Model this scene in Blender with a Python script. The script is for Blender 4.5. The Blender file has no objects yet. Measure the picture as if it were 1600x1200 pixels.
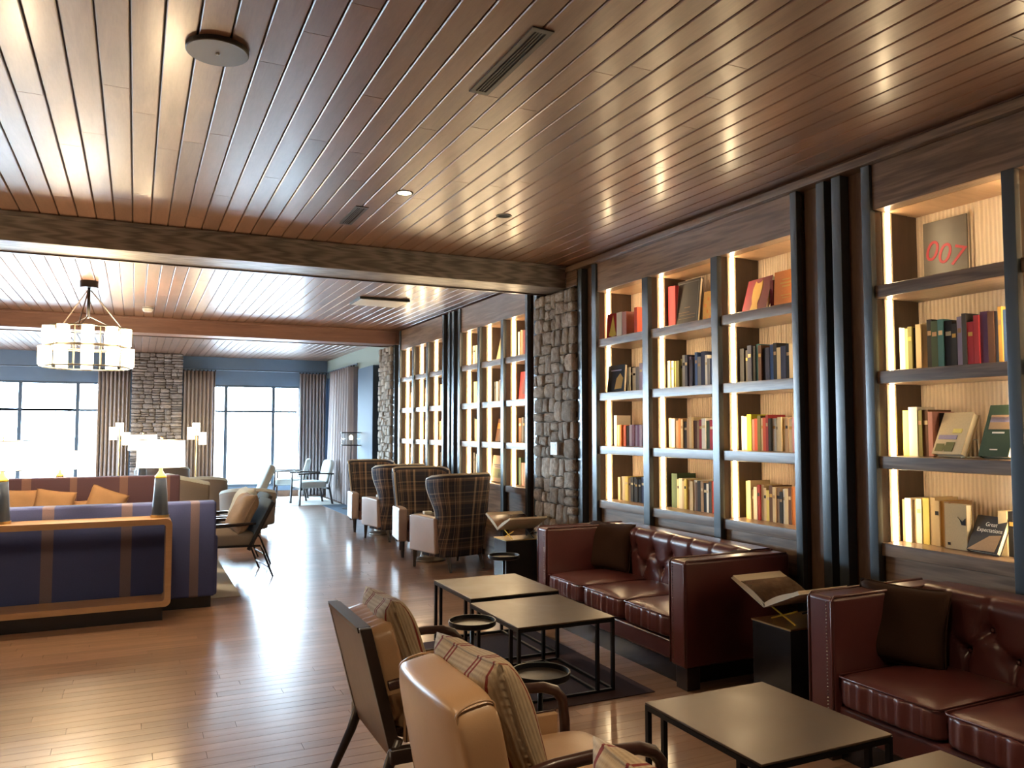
import bpy, math, random
from mathutils import Vector, Matrix
R = math.radians
PI = math.pi
random.seed(7)
scn = bpy.context.scene
COL = scn.collection

# ------------------------------------------------------------------ camera
cam_d = bpy.data.cameras.new('camera')
cam = bpy.data.objects.new('camera', cam_d); COL.objects.link(cam)
cam.location = (0, 0, 1.6)
cam.rotation_euler = (R(90 + 3.25), 0, -R(25.316))
cam_d.sensor_fit = 'HORIZONTAL'; cam_d.sensor_width = 36.0
cam_d.lens = 36.0 * 1241.0 / 1600.0
cam_d.clip_start = 0.05; cam_d.clip_end = 500
scn.camera = cam

# ------------------------------------------------------------------ world, exposure
SKY = 36.0
w = bpy.data.worlds.new('sky'); scn.world = w; w.use_nodes = True
bg = w.node_tree.nodes['Background']
bg.inputs[0].default_value = (0.62, 0.81, 1.0, 1); bg.inputs[1].default_value = SKY
scn.view_settings.view_transform = 'Standard'
scn.view_settings.look = 'None'
scn.view_settings.gamma = 1.0
scn.view_settings.use_curve_mapping = False
scn.view_settings.exposure = 1.3
scn.cycles.use_denoising = True
scn.cycles.max_bounces = 8
scn.cycles.diffuse_bounces = 4
scn.cycles.glossy_bounces = 4
scn.cycles.transparent_max_bounces = 12
scn.cycles.caustics_reflective = False
scn.cycles.caustics_refractive = False
scn.cycles.sample_clamp_indirect = 6.0

def portal(name, loc, rot, sx, sy):
    l = bpy.data.lights.new(name, 'AREA'); l.shape = 'RECTANGLE'; l.size = sx; l.size_y = sy
    l.cycles.is_portal = True
    o = bpy.data.objects.new(name, l); COL.objects.link(o); o.location = loc; o.rotation_euler = rot
FARY = 19.6
LEFTX = -7.2
portal('window_daylight', (2.6, FARY + .12, 1.45), (R(-90), 0, 0), 2.05, 2.4)
portal('window_daylight', (-3.8, FARY + .12, 1.45), (R(-90), 0, 0), 6.3, 2.4)
LWIN = [(15.2, 18.8)]
for a, b in LWIN:
    portal('window_daylight', (LEFTX - .12, (a + b) / 2, 1.45), (0, R(-90), 0), 2.4, b - a)

# ------------------------------------------------------------------ helpers
class MB:
    def __init__(s): s.v = []; s.f = []; s.uv = {}
    def box(s, x0, x1, y0, y1, z0, z1):
        n = len(s.v)
        s.v += [(x0,y0,z0),(x1,y0,z0),(x1,y1,z0),(x0,y1,z0),(x0,y0,z1),(x1,y0,z1),(x1,y1,z1),(x0,y1,z1)]
        s.f += [tuple(n+i for i in q) for q in ((0,3,2,1),(4,5,6,7),(0,1,5,4),(1,2,6,5),(2,3,7,6),(3,0,4,7))]
        return s
    def tube(s, pts, r, n=8, closed=False, r2=None):
        P = [Vector(p) for p in pts]; m = len(P); base = len(s.v); up = None
        for i, p in enumerate(P):
            if closed: t = P[(i+1) % m] - P[i-1]
            else: t = P[min(i+1, m-1)] - P[max(i-1, 0)]
            t.normalize()
            if up is None:
                up = Vector((0,0,1)) if abs(t.z) < .9 else Vector((1,0,0))
            a = t.cross(up).normalized(); b = a.cross(t).normalized(); up = b
            rr = r if r2 is None else r + (r2 - r) * i / max(1, m - 1)
            for k in range(n):
                q = p + a * rr * math.cos(2*PI*k/n) + b * rr * math.sin(2*PI*k/n)
                s.v.append(tuple(q))
        for i in range(m if closed else m - 1):
            j = (i + 1) % m
            for k in range(n):
                k2 = (k + 1) % n
                s.f.append((base+i*n+k, base+i*n+k2, base+j*n+k2, base+j*n+k))
        if not closed:
            s.f.append(tuple(base + k for k in reversed(range(n))))
            s.f.append(tuple(base + (m-1)*n + k for k in range(n)))
        return s
    def bar(s, a, b, w, h=None):
        return s.tube([a, b], (w if h is None else (w + h) / 2) * .7071, 4)
    def lathe(s, prof, n=24, c=(0,0,0)):
        base = len(s.v); m = len(prof)
        for r, z in prof:
            for k in range(n):
                a = 2*PI*k/n
                s.v.append((c[0] + r*math.cos(a), c[1] + r*math.sin(a), c[2] + z))
        for i in range(m - 1):
            for k in range(n):
                k2 = (k+1) % n
                s.f.append((base+i*n+k, base+i*n+k2, base+(i+1)*n+k2, base+(i+1)*n+k))
        s.f.append(tuple(base + k for k in reversed(range(n))))
        s.f.append(tuple(base + (m-1)*n + k for k in range(n)))
        return s
    def grid(s, fn, nu, nv, uvf=None, close_u=False):
        base = len(s.v)
        for i in range(nu):
            for j in range(nv):
                u = i / (nu - 1); v = j / (nv - 1)
                if uvf: s.uv[len(s.v)] = uvf(u, v)
                s.v.append(tuple(fn(u, v)))
        for i in range(nu - 1):
            for j in range(nv - 1):
                a = base + i*nv + j
                s.f.append((a, a + nv, a + nv + 1, a + 1))
        return s
    def prism(s, poly, axis, a0, a1):
        # poly: list of 2-D points; axis 'x','y','z' gives the extrusion direction
        n = len(poly); base = len(s.v)
        def mk(p, a):
            return {'x': (a, p[0], p[1]), 'y': (p[0], a, p[1]), 'z': (p[0], p[1], a)}[axis]
        for p in poly: s.v.append(mk(p, a0))
        for p in poly: s.v.append(mk(p, a1))
        s.f.append(tuple(base + i for i in range(n))); s.f.append(tuple(base + n + i for i in reversed(range(n))))
        for i in range(n):
            j = (i + 1) % n
            s.f.append((base+i, base+n+i, base+n+j, base+j))
        return s
    def mesh(s, name, mat=None, smooth=False, fix=True):
        me = bpy.data.meshes.new(name); me.from_pydata(s.v, [], s.f)
        if s.uv:
            lay = me.uv_layers.new(name='UVMap')
            for l in me.loops:
                lay.data[l.index].uv = s.uv.get(l.vertex_index, (0, 0))
        if fix:
            import bmesh
            bm = bmesh.new(); bm.from_mesh(me); bmesh.ops.recalc_face_normals(bm, faces=bm.faces); bm.to_mesh(me); bm.free()
        if mat is not None: me.materials.append(mat)
        if smooth:
            me.polygons.foreach_set('use_smooth', [True] * len(me.polygons))
        me.update(); return me
    def build(s, name, mat, parent=None, smooth=False, bevel=0, seg=2, solid=0, sub=0, fix=True):
        o = obj(name, s.mesh(name, mat, smooth, fix), parent)
        if solid:
            m = o.modifiers.new('solid', 'SOLIDIFY'); m.thickness = solid; m.offset = 0
        if bevel:
            m = o.modifiers.new('bevel', 'BEVEL'); m.width = bevel; m.segments = seg; m.limit_method = 'ANGLE'; m.angle_limit = R(40)
            o.data.polygons.foreach_set('use_smooth', [True] * len(o.data.polygons))
            m.harden_normals = False
            wn = o.modifiers.new('wn', 'WEIGHTED_NORMAL'); wn.keep_sharp = True
        if sub:
            m = o.modifiers.new('sub', 'SUBSURF'); m.levels = sub; m.render_levels = sub
        return o

def obj(name, me, parent=None, loc=None, rot=None, scale=None):
    o = bpy.data.objects.new(name, me); COL.objects.link(o)
    if parent is not None: o.parent = parent
    if loc is not None: o.location = loc
    if rot is not None: o.rotation_euler = rot
    if scale is not None: o.scale = scale
    return o
def tag(o, label, cat, group=None, kind=None):
    if label: o['label'] = label
    if cat: o['category'] = cat
    if group: o['group'] = group
    if kind: o['kind'] = kind
    return o
def thing(name, label, cat, loc=(0,0,0), rotz=0, group=None):
    o = bpy.data.objects.new(name, None); COL.objects.link(o)
    o.location = loc; o.rotation_euler = (0, 0, rotz); o.empty_display_size = .1
    return tag(o, label, cat, group)
def struct(o, label=None):
    o['kind'] = 'structure'
    if label: o['label'] = label
    return o
def dup(root, loc, rotz, label, parent=None):
    r = root.copy(); COL.objects.link(r); r.location = loc; r.rotation_euler = (0, 0, rotz); r['label'] = label
    def kids(src, dst):
        for ch in [o for o in bpy.data.objects if o.parent == src]:
            c = ch.copy(); COL.objects.link(c); c.parent = dst
            kids(ch, c)
    kids(root, r)
    return r

# ------------------------------------------------------------------ materials
class N:
    def __init__(s, name):
        s.m = bpy.data.materials.new(name); s.m.use_nodes = True
        s.t = s.m.node_tree; s.b = s.t.nodes['Principled BSDF']
    def n(s, typ, **k):
        x = s.t.nodes.new(typ)
        for a, v in k.items(): setattr(x, a, v)
        return x
    def l(s, a, b): s.t.links.new(a, b)
    def math(s, op, a, b=None, c=None):
        x = s.n('ShaderNodeMath', operation=op)
        for i, v in enumerate((a, b, c)):
            if v is None: continue
            if isinstance(v, (int, float)): x.inputs[i].default_value = v
            else: s.l(v, x.inputs[i])
        return x.outputs[0]
    def mix(s, fac, a, b, typ='MIX'):
        x = s.n('ShaderNodeMix', data_type='RGBA', blend_type=typ)
        for i, v in ((0, fac), (6, a), (7, b)):
            if isinstance(v, (int, float)): x.inputs[i].default_value = v
            elif isinstance(v, tuple): x.inputs[i].default_value = v + ((1,) if len(v) == 3 else ())
            else: s.l(v, x.inputs[i])
        return x.outputs[2]
    def ramp(s, fac, stops, interp='LINEAR'):
        x = s.n('ShaderNodeValToRGB'); r = x.color_ramp; r.interpolation = interp
        while len(r.elements) < len(stops): r.elements.new(.5)
        for e, (p, c) in zip(r.elements, stops):
            e.position = p; e.color = c + (1,) if len(c) == 3 else c
        s.l(fac, x.inputs[0]); return x.outputs[0]
    def coord(s, which='Object', scale=(1,1,1), loc=(0,0,0), add_random=0):
        if which == 'World': src = s.n('ShaderNodeNewGeometry').outputs['Position']
        else: src = s.n('ShaderNodeTexCoord').outputs[which]
        mp = s.n('ShaderNodeMapping'); mp.inputs['Scale'].default_value = scale; mp.inputs['Location'].default_value = loc
        s.l(src, mp.inputs[0]); out = mp.outputs[0]
        if add_random:
            v = s.n('ShaderNodeVectorMath', operation='ADD')
            sc = s.math('MULTIPLY', s.rnd(), add_random)
            cx = s.n('ShaderNodeCombineXYZ')
            for i in range(3): s.l(sc, cx.inputs[i])
            s.l(out, v.inputs[0]); s.l(cx.outputs[0], v.inputs[1]); out = v.outputs[0]
        return out
    def rnd(s):
        oi = s.n('ShaderNodeObjectInfo'); ge = s.n('ShaderNodeNewGeometry')
        return s.math('FRACT', s.math('ADD', oi.outputs['Random'], ge.outputs['Random Per Island']))
    def noise(s, vec, scale, detail=3, rough=.55, dist=0):
        x = s.n('ShaderNodeTexNoise'); x.inputs['Scale'].default_value = scale; x.inputs['Detail'].default_value = detail
        x.inputs['Roughness'].default_value = rough; x.inputs['Distortion'].default_value = dist
        s.l(vec, x.inputs['Vector']); return x.outputs['Fac']
    def bump(s, h, strength=.2, dist=.01):
        x = s.n('ShaderNodeBump'); x.inputs['Strength'].default_value = strength; x.inputs['Distance'].default_value = dist
        s.l(h, x.inputs['Height']); s.l(x.outputs[0], s.b.inputs['Normal'])
    def base(s, c):
        if isinstance(c, tuple): s.b.inputs['Base Color'].default_value = c + (1,)
        else: s.l(c, s.b.inputs['Base Color'])
    def set(s, **k):
        for a, v in k.items():
            i = s.b.inputs[a.replace('_', ' ')]
            if isinstance(v, (int, float, tuple)): i.default_value = v
            else: s.l(v, i)
        return s

def plain(name, c, rough=.6, metal=0, spec=.5, noise=0, nscale=8, bump=0):
    q = N(name)
    if noise:
        f = q.noise(q.coord('Object'), nscale, 4)
        q.base(q.mix(f, tuple(x * (1 - noise) for x in c), tuple(min(1, x * (1 + noise)) for x in c)))
        if bump: q.bump(f, bump, .01)
    else: q.base(c)
    q.set(Roughness=rough, Metallic=metal); q.b.inputs['Specular IOR Level'].default_value = spec
    return q.m
def emit(name, c, s):
    q = N(name); q.base(c); q.b.inputs['Emission Color'].default_value = c + (1,); q.b.inputs['Emission Strength'].default_value = s
    q.set(Roughness=.5); return q.m
def wood(name, c0, c1, along='y', rough=.35, vary=.25, which='World', stretch=14, sc=2.2, bump=.12, ring=.0, coat=0, coat_r=.14, spec=.5):
    q = N(name)
    k = {'x': (1/stretch*1.6, 1, 1), 'y': (1, 1/stretch*1.6, 1), 'z': (1, 1, 1/stretch*1.6)}[along]
    v = q.coord(which, tuple(x * 7 for x in k), add_random=37.0)
    f = q.noise(v, sc, 5, .62, .6)
    fine = q.noise(v, sc * 9, 2, .5)
    f2 = q.math('ADD', q.math('MULTIPLY', f, .75), q.math('MULTIPLY', fine, .25))
    if ring:
        wv = q.n('ShaderNodeTexWave', wave_type='BANDS'); wv.inputs['Scale'].default_value = ring
        wv.inputs['Distortion'].default_value = 9; wv.inputs['Detail'].default_value = 2; wv.inputs['Detail Scale'].default_value = 1.2
        q.l(v, wv.inputs['Vector'])
        f2 = q.math('ADD', q.math('MULTIPLY', f2, .72), q.math('MULTIPLY', wv.outputs['Fac'], .28))
    c = q.ramp(f2, [(.28, c1), (.68, c0)])
    val = q.math('ADD', q.math('MULTIPLY', q.rnd(), 2 * vary), 1 - vary)
    hs = q.n('ShaderNodeHueSaturation'); q.l(val, hs.inputs['Value']); q.l(c, hs.inputs['Color'])
    q.base(hs.outputs[0]); q.set(Roughness=rough); q.b.inputs['Specular IOR Level'].default_value = spec
    if coat:
        q.b.inputs['Coat Weight'].default_value = coat; q.b.inputs['Coat Roughness'].default_value = coat_r
    q.bump(f2, bump, .004)
    return q.m
def leather(name, c, rough=.38, vary=.25):
    q = N(name); v = q.coord('Object')
    big = q.noise(v, 5, 4, .6); grain = q.noise(v, 220, 2)
    q.base(q.mix(big, tuple(x * (1 - vary) for x in c), tuple(x * (1 + vary) for x in c)))
    q.set(Roughness=rough); q.b.inputs['Specular IOR Level'].default_value = .55
    q.bump(q.math('ADD', q.math('MULTIPLY', grain, .35), big), .18, .006); return q.m
def fabric(name, c, vary=.2, scale=160, rough=.9):
    q = N(name); v = q.coord('Object')
    f = q.noise(v, scale, 2); g = q.noise(v, 4, 3)
    q.base(q.mix(q.math('MULTIPLY', q.math('ADD', f, g), .5), tuple(x * (1 - vary) for x in c), tuple(min(1, x * (1 + vary)) for x in c)))
    q.set(Roughness=rough); q.b.inputs['Specular IOR Level'].default_value = .2; q.bump(f, .25, .003); return q.m
def bands(q, x, stops, period, interp='CONSTANT', off=0.0):
    f = q.math('FRACT', q.math('ADD', q.math('DIVIDE', x, period), off + 50.0))
    return q.ramp(f, stops, interp)

M = {}
M['ceil'] = wood('ceiling_wood', (.275, .150, .098), (.165, .083, .052), 'y', .38, .19, spec=.85, coat=.45, coat_r=.20)
M['ceil_gap'] = plain('ceiling_groove', (.05, .025, .015), .7)
M['floor'] = wood('floor_wood', (.34, .205, .132), (.205, .115, .073), 'x', .34, .17, stretch=22, spec=.6, bump=.04, coat=.6)
M['beam'] = wood('beam_wood', (.27, .235, .21), (.105, .09, .08), 'x', .42, .05, ring=2.6, stretch=26)
M['redbeam'] = wood('reddish_beam_wood', (.25, .135, .105), (.15, .075, .058), 'x', .42, .05, stretch=22)
M['shelfwood'] = wood('shelf_wood', (.31, .21, .14), (.13, .083, .056), 'y', .28, .08, ring=2.2, stretch=24)
M['panelwood'] = wood('panel_wood', (.22, .135, .09), (.115, .066, .043), 'z', .45, .08, stretch=12)
M['partition'] = wood('partition_wood', (.075, .045, .032), (.045, .026, .019), 'z', .5, .05)
M['post'] = plain('slate_painted_metal', (.058, .076, .090), .26, .1, .7)
M['dark'] = plain('black_parts_and_shade', (.012, .011, .012), .8)
q = N('ribbed_cream_panel'); v = q.coord('World'); sx = q.n('ShaderNodeSeparateXYZ'); q.l(v, sx.inputs[0])
nz = q.noise(q.coord('World', (1, 30, .4)), 3, 3)
st = q.math('SINE', q.math('MULTIPLY', sx.outputs[1], 2 * PI / .026))
q.base(q.mix(q.math('ADD', q.math('MULTIPLY', st, .22), nz), (.66, .52, .38), (.95, .80, .61)))
q.set(Roughness=.7); q.bump(st, .5, .006); M['ribbed'] = q.m
M['led'] = emit('led_strip', (1.0, .76, .45), 19.0)
q = N('stone'); v = q.coord('Object', add_random=9.0); f = q.noise(v, 3.0, 5, .65); g = q.noise(v, 14, 4, .6)
c = q.ramp(f, [(.3, (.22, .175, .135)), (.55, (.38, .32, .255)), (.75, (.52, .455, .375))])
hs = q.n('ShaderNodeHueSaturation'); q.l(q.math('ADD', q.math('MULTIPLY', q.rnd(), .55), .72), hs.inputs['Value']); q.l(c, hs.inputs['Color'])
q.base(hs.outputs[0]); q.set(Roughness=.85); q.bump(q.math('ADD', f, q.math('MULTIPLY', g, .5)), .7, .03); M['stone'] = q.m
def grey_stone():
    q = N('grey_stone'); v = q.coord('Object', add_random=9.0); f = q.noise(v, 3.0, 5, .65); g = q.noise(v, 14, 4, .6)
    c = q.ramp(f, [(.3, (.20, .18, .18)), (.55, (.33, .30, .295)), (.75, (.46, .425, .41))])
    hs = q.n('ShaderNodeHueSaturation'); q.l(q.math('ADD', q.math('MULTIPLY', q.rnd(), .5), .72), hs.inputs['Value']); q.l(c, hs.inputs['Color'])
    q.base(hs.outputs[0]); q.set(Roughness=.85); q.bump(q.math('ADD', f, q.math('MULTIPLY', g, .5)), .7, .03); return q.m
M['greystone'] = grey_stone()
M['mortar'] = plain('mortar', (.09, .075, .06), .95)
M['bluewall'] = plain('blue_grey_paint', (.16, .245, .36), .55, noise=.06)
M['pilaster'] = plain('light_offset_blue_paint', (.055, .09, .135), .7)  # wall blue darkened on the pilaster to offset strong window light
M['sage'] = plain('pale_sage_paint', (.36, .42, .36), .6)
M['warmwall'] = plain('warm_plaster', (.32, .25, .19), .8)
M['frame'] = plain('window_frame_metal', (.10, .14, .19), .4, .3)
q = N('window_glass'); q.t.nodes.remove(q.b); tr = q.n('ShaderNodeBsdfTransparent'); gl = q.n('ShaderNodeBsdfGlossy'); gl.inputs['Roughness'].default_value = .02
tr.inputs[0].default_value = (.96, .98, .98, 1); mx = q.n('ShaderNodeMixShader'); mx.inputs[0].default_value = .05
q.l(tr.outputs[0], mx.inputs[1]); q.l(gl.outputs[0], mx.inputs[2]); q.l(mx.outputs[0], q.t.nodes['Material Output'].inputs[0]); M['glass'] = q.m
q = N('curtain_cloth'); v = q.coord('Object', (1, 1, .05)); f = q.noise(v, 30, 3)
q.base(q.mix(f, (.30, .265, .265), (.47, .425, .42))); q.set(Roughness=.9); q.b.inputs['Specular IOR Level'].default_value = .15; M['curtain'] = q.m
M['burgundy'] = leather('burgundy_leather', (.105, .031, .030), .28)
M['brownl'] = leather('brown_leather', (.13, .058, .042), .36)
M['tan'] = leather('tan_leather', (.41, .25, .135), .34, .14)
M['glare_leather'] = leather('glare_lightened_leather', (.42, .33, .285), .33, .12)  # brown arm leather, lightened to stand in for window glare
M['darkbrown'] = fabric('dark_brown_velvet', (.045, .022, .014))
M['blackwood'] = plain('black_brown_wood', (.022, .013, .011), .32, noise=.3)
M['redwood'] = wood('dark_mahogany', (.055, .022, .016), (.028, .011, .009), 'x', .3, .05, which='Object')
M['backpanel'] = wood('walnut_back_panel', (.13, .062, .036), (.085, .038, .022), 'z', .4, .05, which='Object')
M['black'] = plain('black_metal', (.014, .014, .016), .35, .6)
M['blackmatt'] = plain('black_lacquer', (.010, .010, .013), .22, 0, .6)
q = N('aged_bronze_top'); v = q.coord('World'); f = q.noise(v, 3.2, 5, .6, .8); g = q.noise(v, 22, 3)
q.base(q.mix(f, (.060, .046, .036), (.165, .118, .084))); q.set(Metallic=.55, Roughness=q.math('ADD', q.math('MULTIPLY', f, .3), .24)); q.bump(g, .03, .003); M['bronze'] = q.m
M['rug'] = fabric('plum_rug', (.045, .028, .034), .35, 90)
M['whiterug'] = fabric('pale_rug', (.50, .52, .50), .15, 60)
M['bluecarpet'] = fabric('slate_carpet', (.10, .15, .21), .2, 60)
q = N('plaid_wool')
uv = q.n('ShaderNodeTexCoord').outputs['UV']; sp = q.n('ShaderNodeSeparateXYZ'); q.l(uv, sp.inputs[0])
nav = (.034, .039, .058); brn = (.21, .135, .10); tanc = (.44, .33, .24); dk = (.10, .085, .08)
st = [(0, nav), (.20, dk), (.24, nav), (.40, brn), (.49, tanc), (.54, brn), (.63, dk), (.70, brn), (.76, nav), (.88, tanc), (.93, nav)]
a = bands(q, sp.outputs[0], st, .17); b = bands(q, sp.outputs[1], st, .26, off=.13)
wv = q.noise(q.coord('UV', (1, 1, 1)), 260, 2)
cc = q.mix(.36, a, b); cc = q.mix(q.math('MULTIPLY', wv, .5), cc, (.035, .026, .024))
q.base(cc); q.set(Roughness=.9); q.b.inputs['Specular IOR Level'].default_value = .2; q.bump(wv, .2, .002); M['plaid'] = q.m
M['piping'] = plain('cream_piping', (.42, .36, .28), .5)
def striped(name, c, s, x0s, period_world=None):
    q = N(name); v = q.coord('Object'); sp = q.n('ShaderNodeSeparateXYZ'); q.l(v, sp.inputs[0])
    stops = [(0, c)]
    f = q.noise(q.coord('Object'), 120, 2)
    fac = None
    for a, b in x0s:
        t = q.math('MULTIPLY', q.math('GREATER_THAN', sp.outputs[0], a), q.math('LESS_THAN', sp.outputs[0], b))
        fac = t if fac is None else q.math('MAXIMUM', fac, t)
    q.base(q.mix(q.math('MULTIPLY', f, .35), q.mix(fac, c, s), (.01, .01, .015))); q.set(Roughness=.8); q.b.inputs['Specular IOR Level'].default_value = .25; q.bump(f, .2, .003)
    return q.m
M['navysofa'] = striped('navy_striped_cloth', (.06, .082, .24), (.19, .15, .19), [(-.687, -.599), (-.093, -.008), (.463, .538), (-1.25, -1.16), (-1.82, -1.73)])
M['plumsofa'] = striped('plum_striped_cloth', (.13, .075, .10), (.27, .16, .14), [(-1.23, -1.13), (-.718, -.64), (-.167, -.072), (-1.8, -1.71), (.33, .42)])
M['oakframe'] = wood('honey_oak', (.50, .32, .19), (.37, .225, .125), 'x', .32, .05)
M['orange'] = fabric('ochre_linen', (.44, .27, .145), .2, 120)
q = N('striped_linen'); v = q.coord('Object'); sp = q.n('ShaderNodeSeparateXYZ'); q.l(v, sp.inputs[0])
wv = q.noise(q.coord('Object', (12, 1, 1)), 40, 2)
ax = q.math('ABSOLUTE', sp.outputs[0]); fac = None
for p in (.085, .108, .205):
    t = q.math('LESS_THAN', q.math('ABSOLUTE', q.math('SUBTRACT', ax, p)), .0055); fac = t if fac is None else q.math('MAXIMUM', fac, t)
rb = q.math('SINE', q.math('MULTIPLY', sp.outputs[1], 420.0))
q.base(q.mix(fac, q.mix(q.math('ADD', q.math('MULTIPLY', rb, .2), wv), (.25, .175, .11), (.46, .36, .24)), (.17, .030, .022))); q.set(Roughness=.9); q.b.inputs['Specular IOR Level'].default_value = .2; q.bump(rb, .2, .003); M['linen'] = q.m
M['lampbase'] = plain('navy_ceramic', (.035, .05, .085), .3, noise=.2)
q = N('lamp_shade'); q.base((.95, .88, .74)); q.b.inputs['Emission Color'].default_value = (1, .88, .68, 1); q.b.inputs['Emission Strength'].default_value = 1.9; q.set(Roughness=.8); M['shade'] = q.m
M['bulb'] = emit('warm_bulb', (1, .72, .36), 30)
M['brassy'] = plain('yellow_brass', (.72, .52, .07), .28, .5)
M['brass'] = plain('brass', (.55, .38, .16), .3, 1)
M['glowglass'] = emit('glowing_opal_glass', (1.0, .78, .44), 6.0)
M['metalgrey'] = plain('pewter_metal', (.16, .145, .125), .4, .7)
M['vent'] = plain('bronze_vent_metal', (.07, .062, .058), .45, .5)
M['white'] = plain('white_plastic', (.75, .75, .72), .45)
M['greige'] = fabric('greige_cloth', (.19, .165, .145), .12, 120)
M['palechair'] = fabric('pale_aqua_cloth', (.50, .56, .55), .08, 120)
M['page'] = plain('book_pages', (.70, .62, .47), .8)
M['clearglass'] = M['glass']
M['zebra'] = striped('black_white_stripe', (.04, .04, .06), (.6, .6, .62), [(-.42 + .06 * k, -.39 + .06 * k) for k in range(14)])
BK = dict(white=(.74, .70, .60), cream=(.60, .47, .27), yellow=(.72, .60, .16), lime=(.62, .66, .06), gold=(.52, .30, .07), orange=(.55, .19, .05), coral=(.58, .09, .05),
          red=(.33, .028, .035), burgundy=(.16, .018, .028), pink=(.50, .24, .21), purple=(.16, .075, .14), navy=(.028, .034, .075), blue=(.06, .12, .28), teal=(.05, .16, .17),
          green=(.045, .075, .04), olive=(.17, .16, .05), black=(.016, .015, .017), brown=(.12, .055, .03), tan=(.38, .24, .13), grey=(.20, .20, .21), charcoal=(.055, .05, .048), lilac=(.33, .28, .38))
for k, c in BK.items(): M['bk_' + k] = plain('book_cloth_' + k, c, .7, 0, .25, noise=.12, nscale=20)
# ================================================================== the setting
CZ = 3.27
PW = .13
def plank_profile(w, t, ch):
    h = w / 2
    return [(-h, t), (-h, ch), (-h + ch, 0), (h - ch, 0), (h, ch), (h, t)]
def add_plank(mb, xc, y0, y1, z, w, t, ch, axis='y', up=1):
    pr = [(xc + a, z + up * b) for a, b in plank_profile(w, t, ch)]
    mb.prism(pr, axis, y0, y1)
def plank_mesh(w, t, ch, mat, axis, up):
    mb = MB(); mb.prism([(a, up * b) for a, b in plank_profile(w, t, ch)], axis, -.5, .5)
    return mb.mesh('plank', mat)
def cuts(rng, a, b, lo, hi):
    out = [a]; p = a + rng.uniform(.3, hi)
    while p < b - .35:
        out.append(p); p += rng.uniform(lo, hi)
    return out + [b]
def ceiling(name, y0, y1, xa, xb, parts, lo, hi, seed, label):
    rng = random.Random(seed)
    mb = MB(); mb.box(xa - .1, 4.7, y0, y1, CZ + .022, CZ + .14)
    root = struct(mb.build(name, M['ceil_gap']), label)
    me = plank_mesh(PW - .007, .02, .0045, M['ceil'], 'y', 1)
    st = MB(); k = math.ceil((xa - .068) / PW)
    while .068 + PW * (k + 1) <= xb + .001:
        xc = .068 + PW * (k + .5); k += 1
        c = cuts(rng, y0, y1, lo, hi)
        for a, b in zip(c, c[1:]):
            if parts and parts[0] < xc < parts[1] and b > parts[2]:
                obj('plank', me, root, (xc, (a + b) / 2, CZ), None, (1, b - a - .003, 1))
            else: add_plank(st, xc, a, b - .003, CZ, PW - .007, .02, .0045)
    if st.v:
        o = st.build('planks', M['ceil'], root, fix=True); o['kind'] = 'stuff'
    return root
ceiling('ceiling', -2.5, 7.09, LEFTX, 4.12, (-1.55, 4.1, 1.0), 1.6, 3.4, 3, 'warm red-brown tongue-and-groove plank ceiling nearest the camera')
ceiling('ceiling', 7.48, 12.97, LEFTX, 4.12, (-1.9, 4.1, 0), 2.0, 3.6, 4, 'plank ceiling between the two cross beams, bright with window glare')
ceiling('ceiling', 13.33, FARY + .1, LEFTX, 4.5, None, 2.0, 3.6, 5, 'far plank ceiling beyond the second beam')

# floor
def floor_build():
    rng = random.Random(11); FW = .092
    mb = MB(); mb.box(LEFTX, 4.5, -2.5, FARY + .1, -.12, -.017)
    root = struct(mb.build('floor', M['ceil_gap']), 'glossy hardwood floor of narrow planks')
    me = plank_mesh(FW - .0013, .016, .0010, M['floor'], 'x', -1)
    st = MB(); n = 0; y = -2.5
    while y < FARY + .05:
        yc = y + FW / 2; y += FW
        c = cuts(rng, LEFTX, 4.4, .7, 1.9)
        for a, b in zip(c, c[1:]):
            if 2.55 < yc < 8.0 and b > -1.25 and a < 3.1 and a < .3 + .42 * yc and b > -.14 * yc and n < 300:
                n += 1
                obj('plank', me, root, ((a + b) / 2, yc, 0), None, (b - a - .002, 1, 1))
            else:
                st.prism([(yc + p, -qz) for p, qz in plank_profile(FW - .0013, .016, .0010)], 'x', a, b - .002)
    o = st.build('planks', M['floor'], root); o['kind'] = 'stuff'
floor_build()

# beams
def beam(y0, y1, z0, lab, mat='beam'):
    mb = MB(); mb.box(LEFTX, 3.95, y0, y1, z0, CZ + .14); mb.box(3.95, 4.6, y0, y1, z0 + .01, CZ + .14)
    b = struct(mb.build('ceiling_beam', M[mat], bevel=.006), lab)
    mb = MB(); mb.box(LEFTX, 3.95, y0 - .018, y0 + .002, CZ - .035, CZ - .002); mb.build('moulding', M[mat], b, bevel=.004)
    mb = MB(); mb.box(LEFTX, 3.95, y1 - .012, y1 + .012, z0 - .012, z0 + .03); mb.build('edge_strip', M['redwood'], b)
    return b
beam(7.07, 7.5, 3.04, 'grey-brown grained ceiling beam crossing in front of the chandelier')
beam(12.95, 13.35, 3.03, 'reddish-brown ceiling beam behind the chandelier', 'redbeam')

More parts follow.
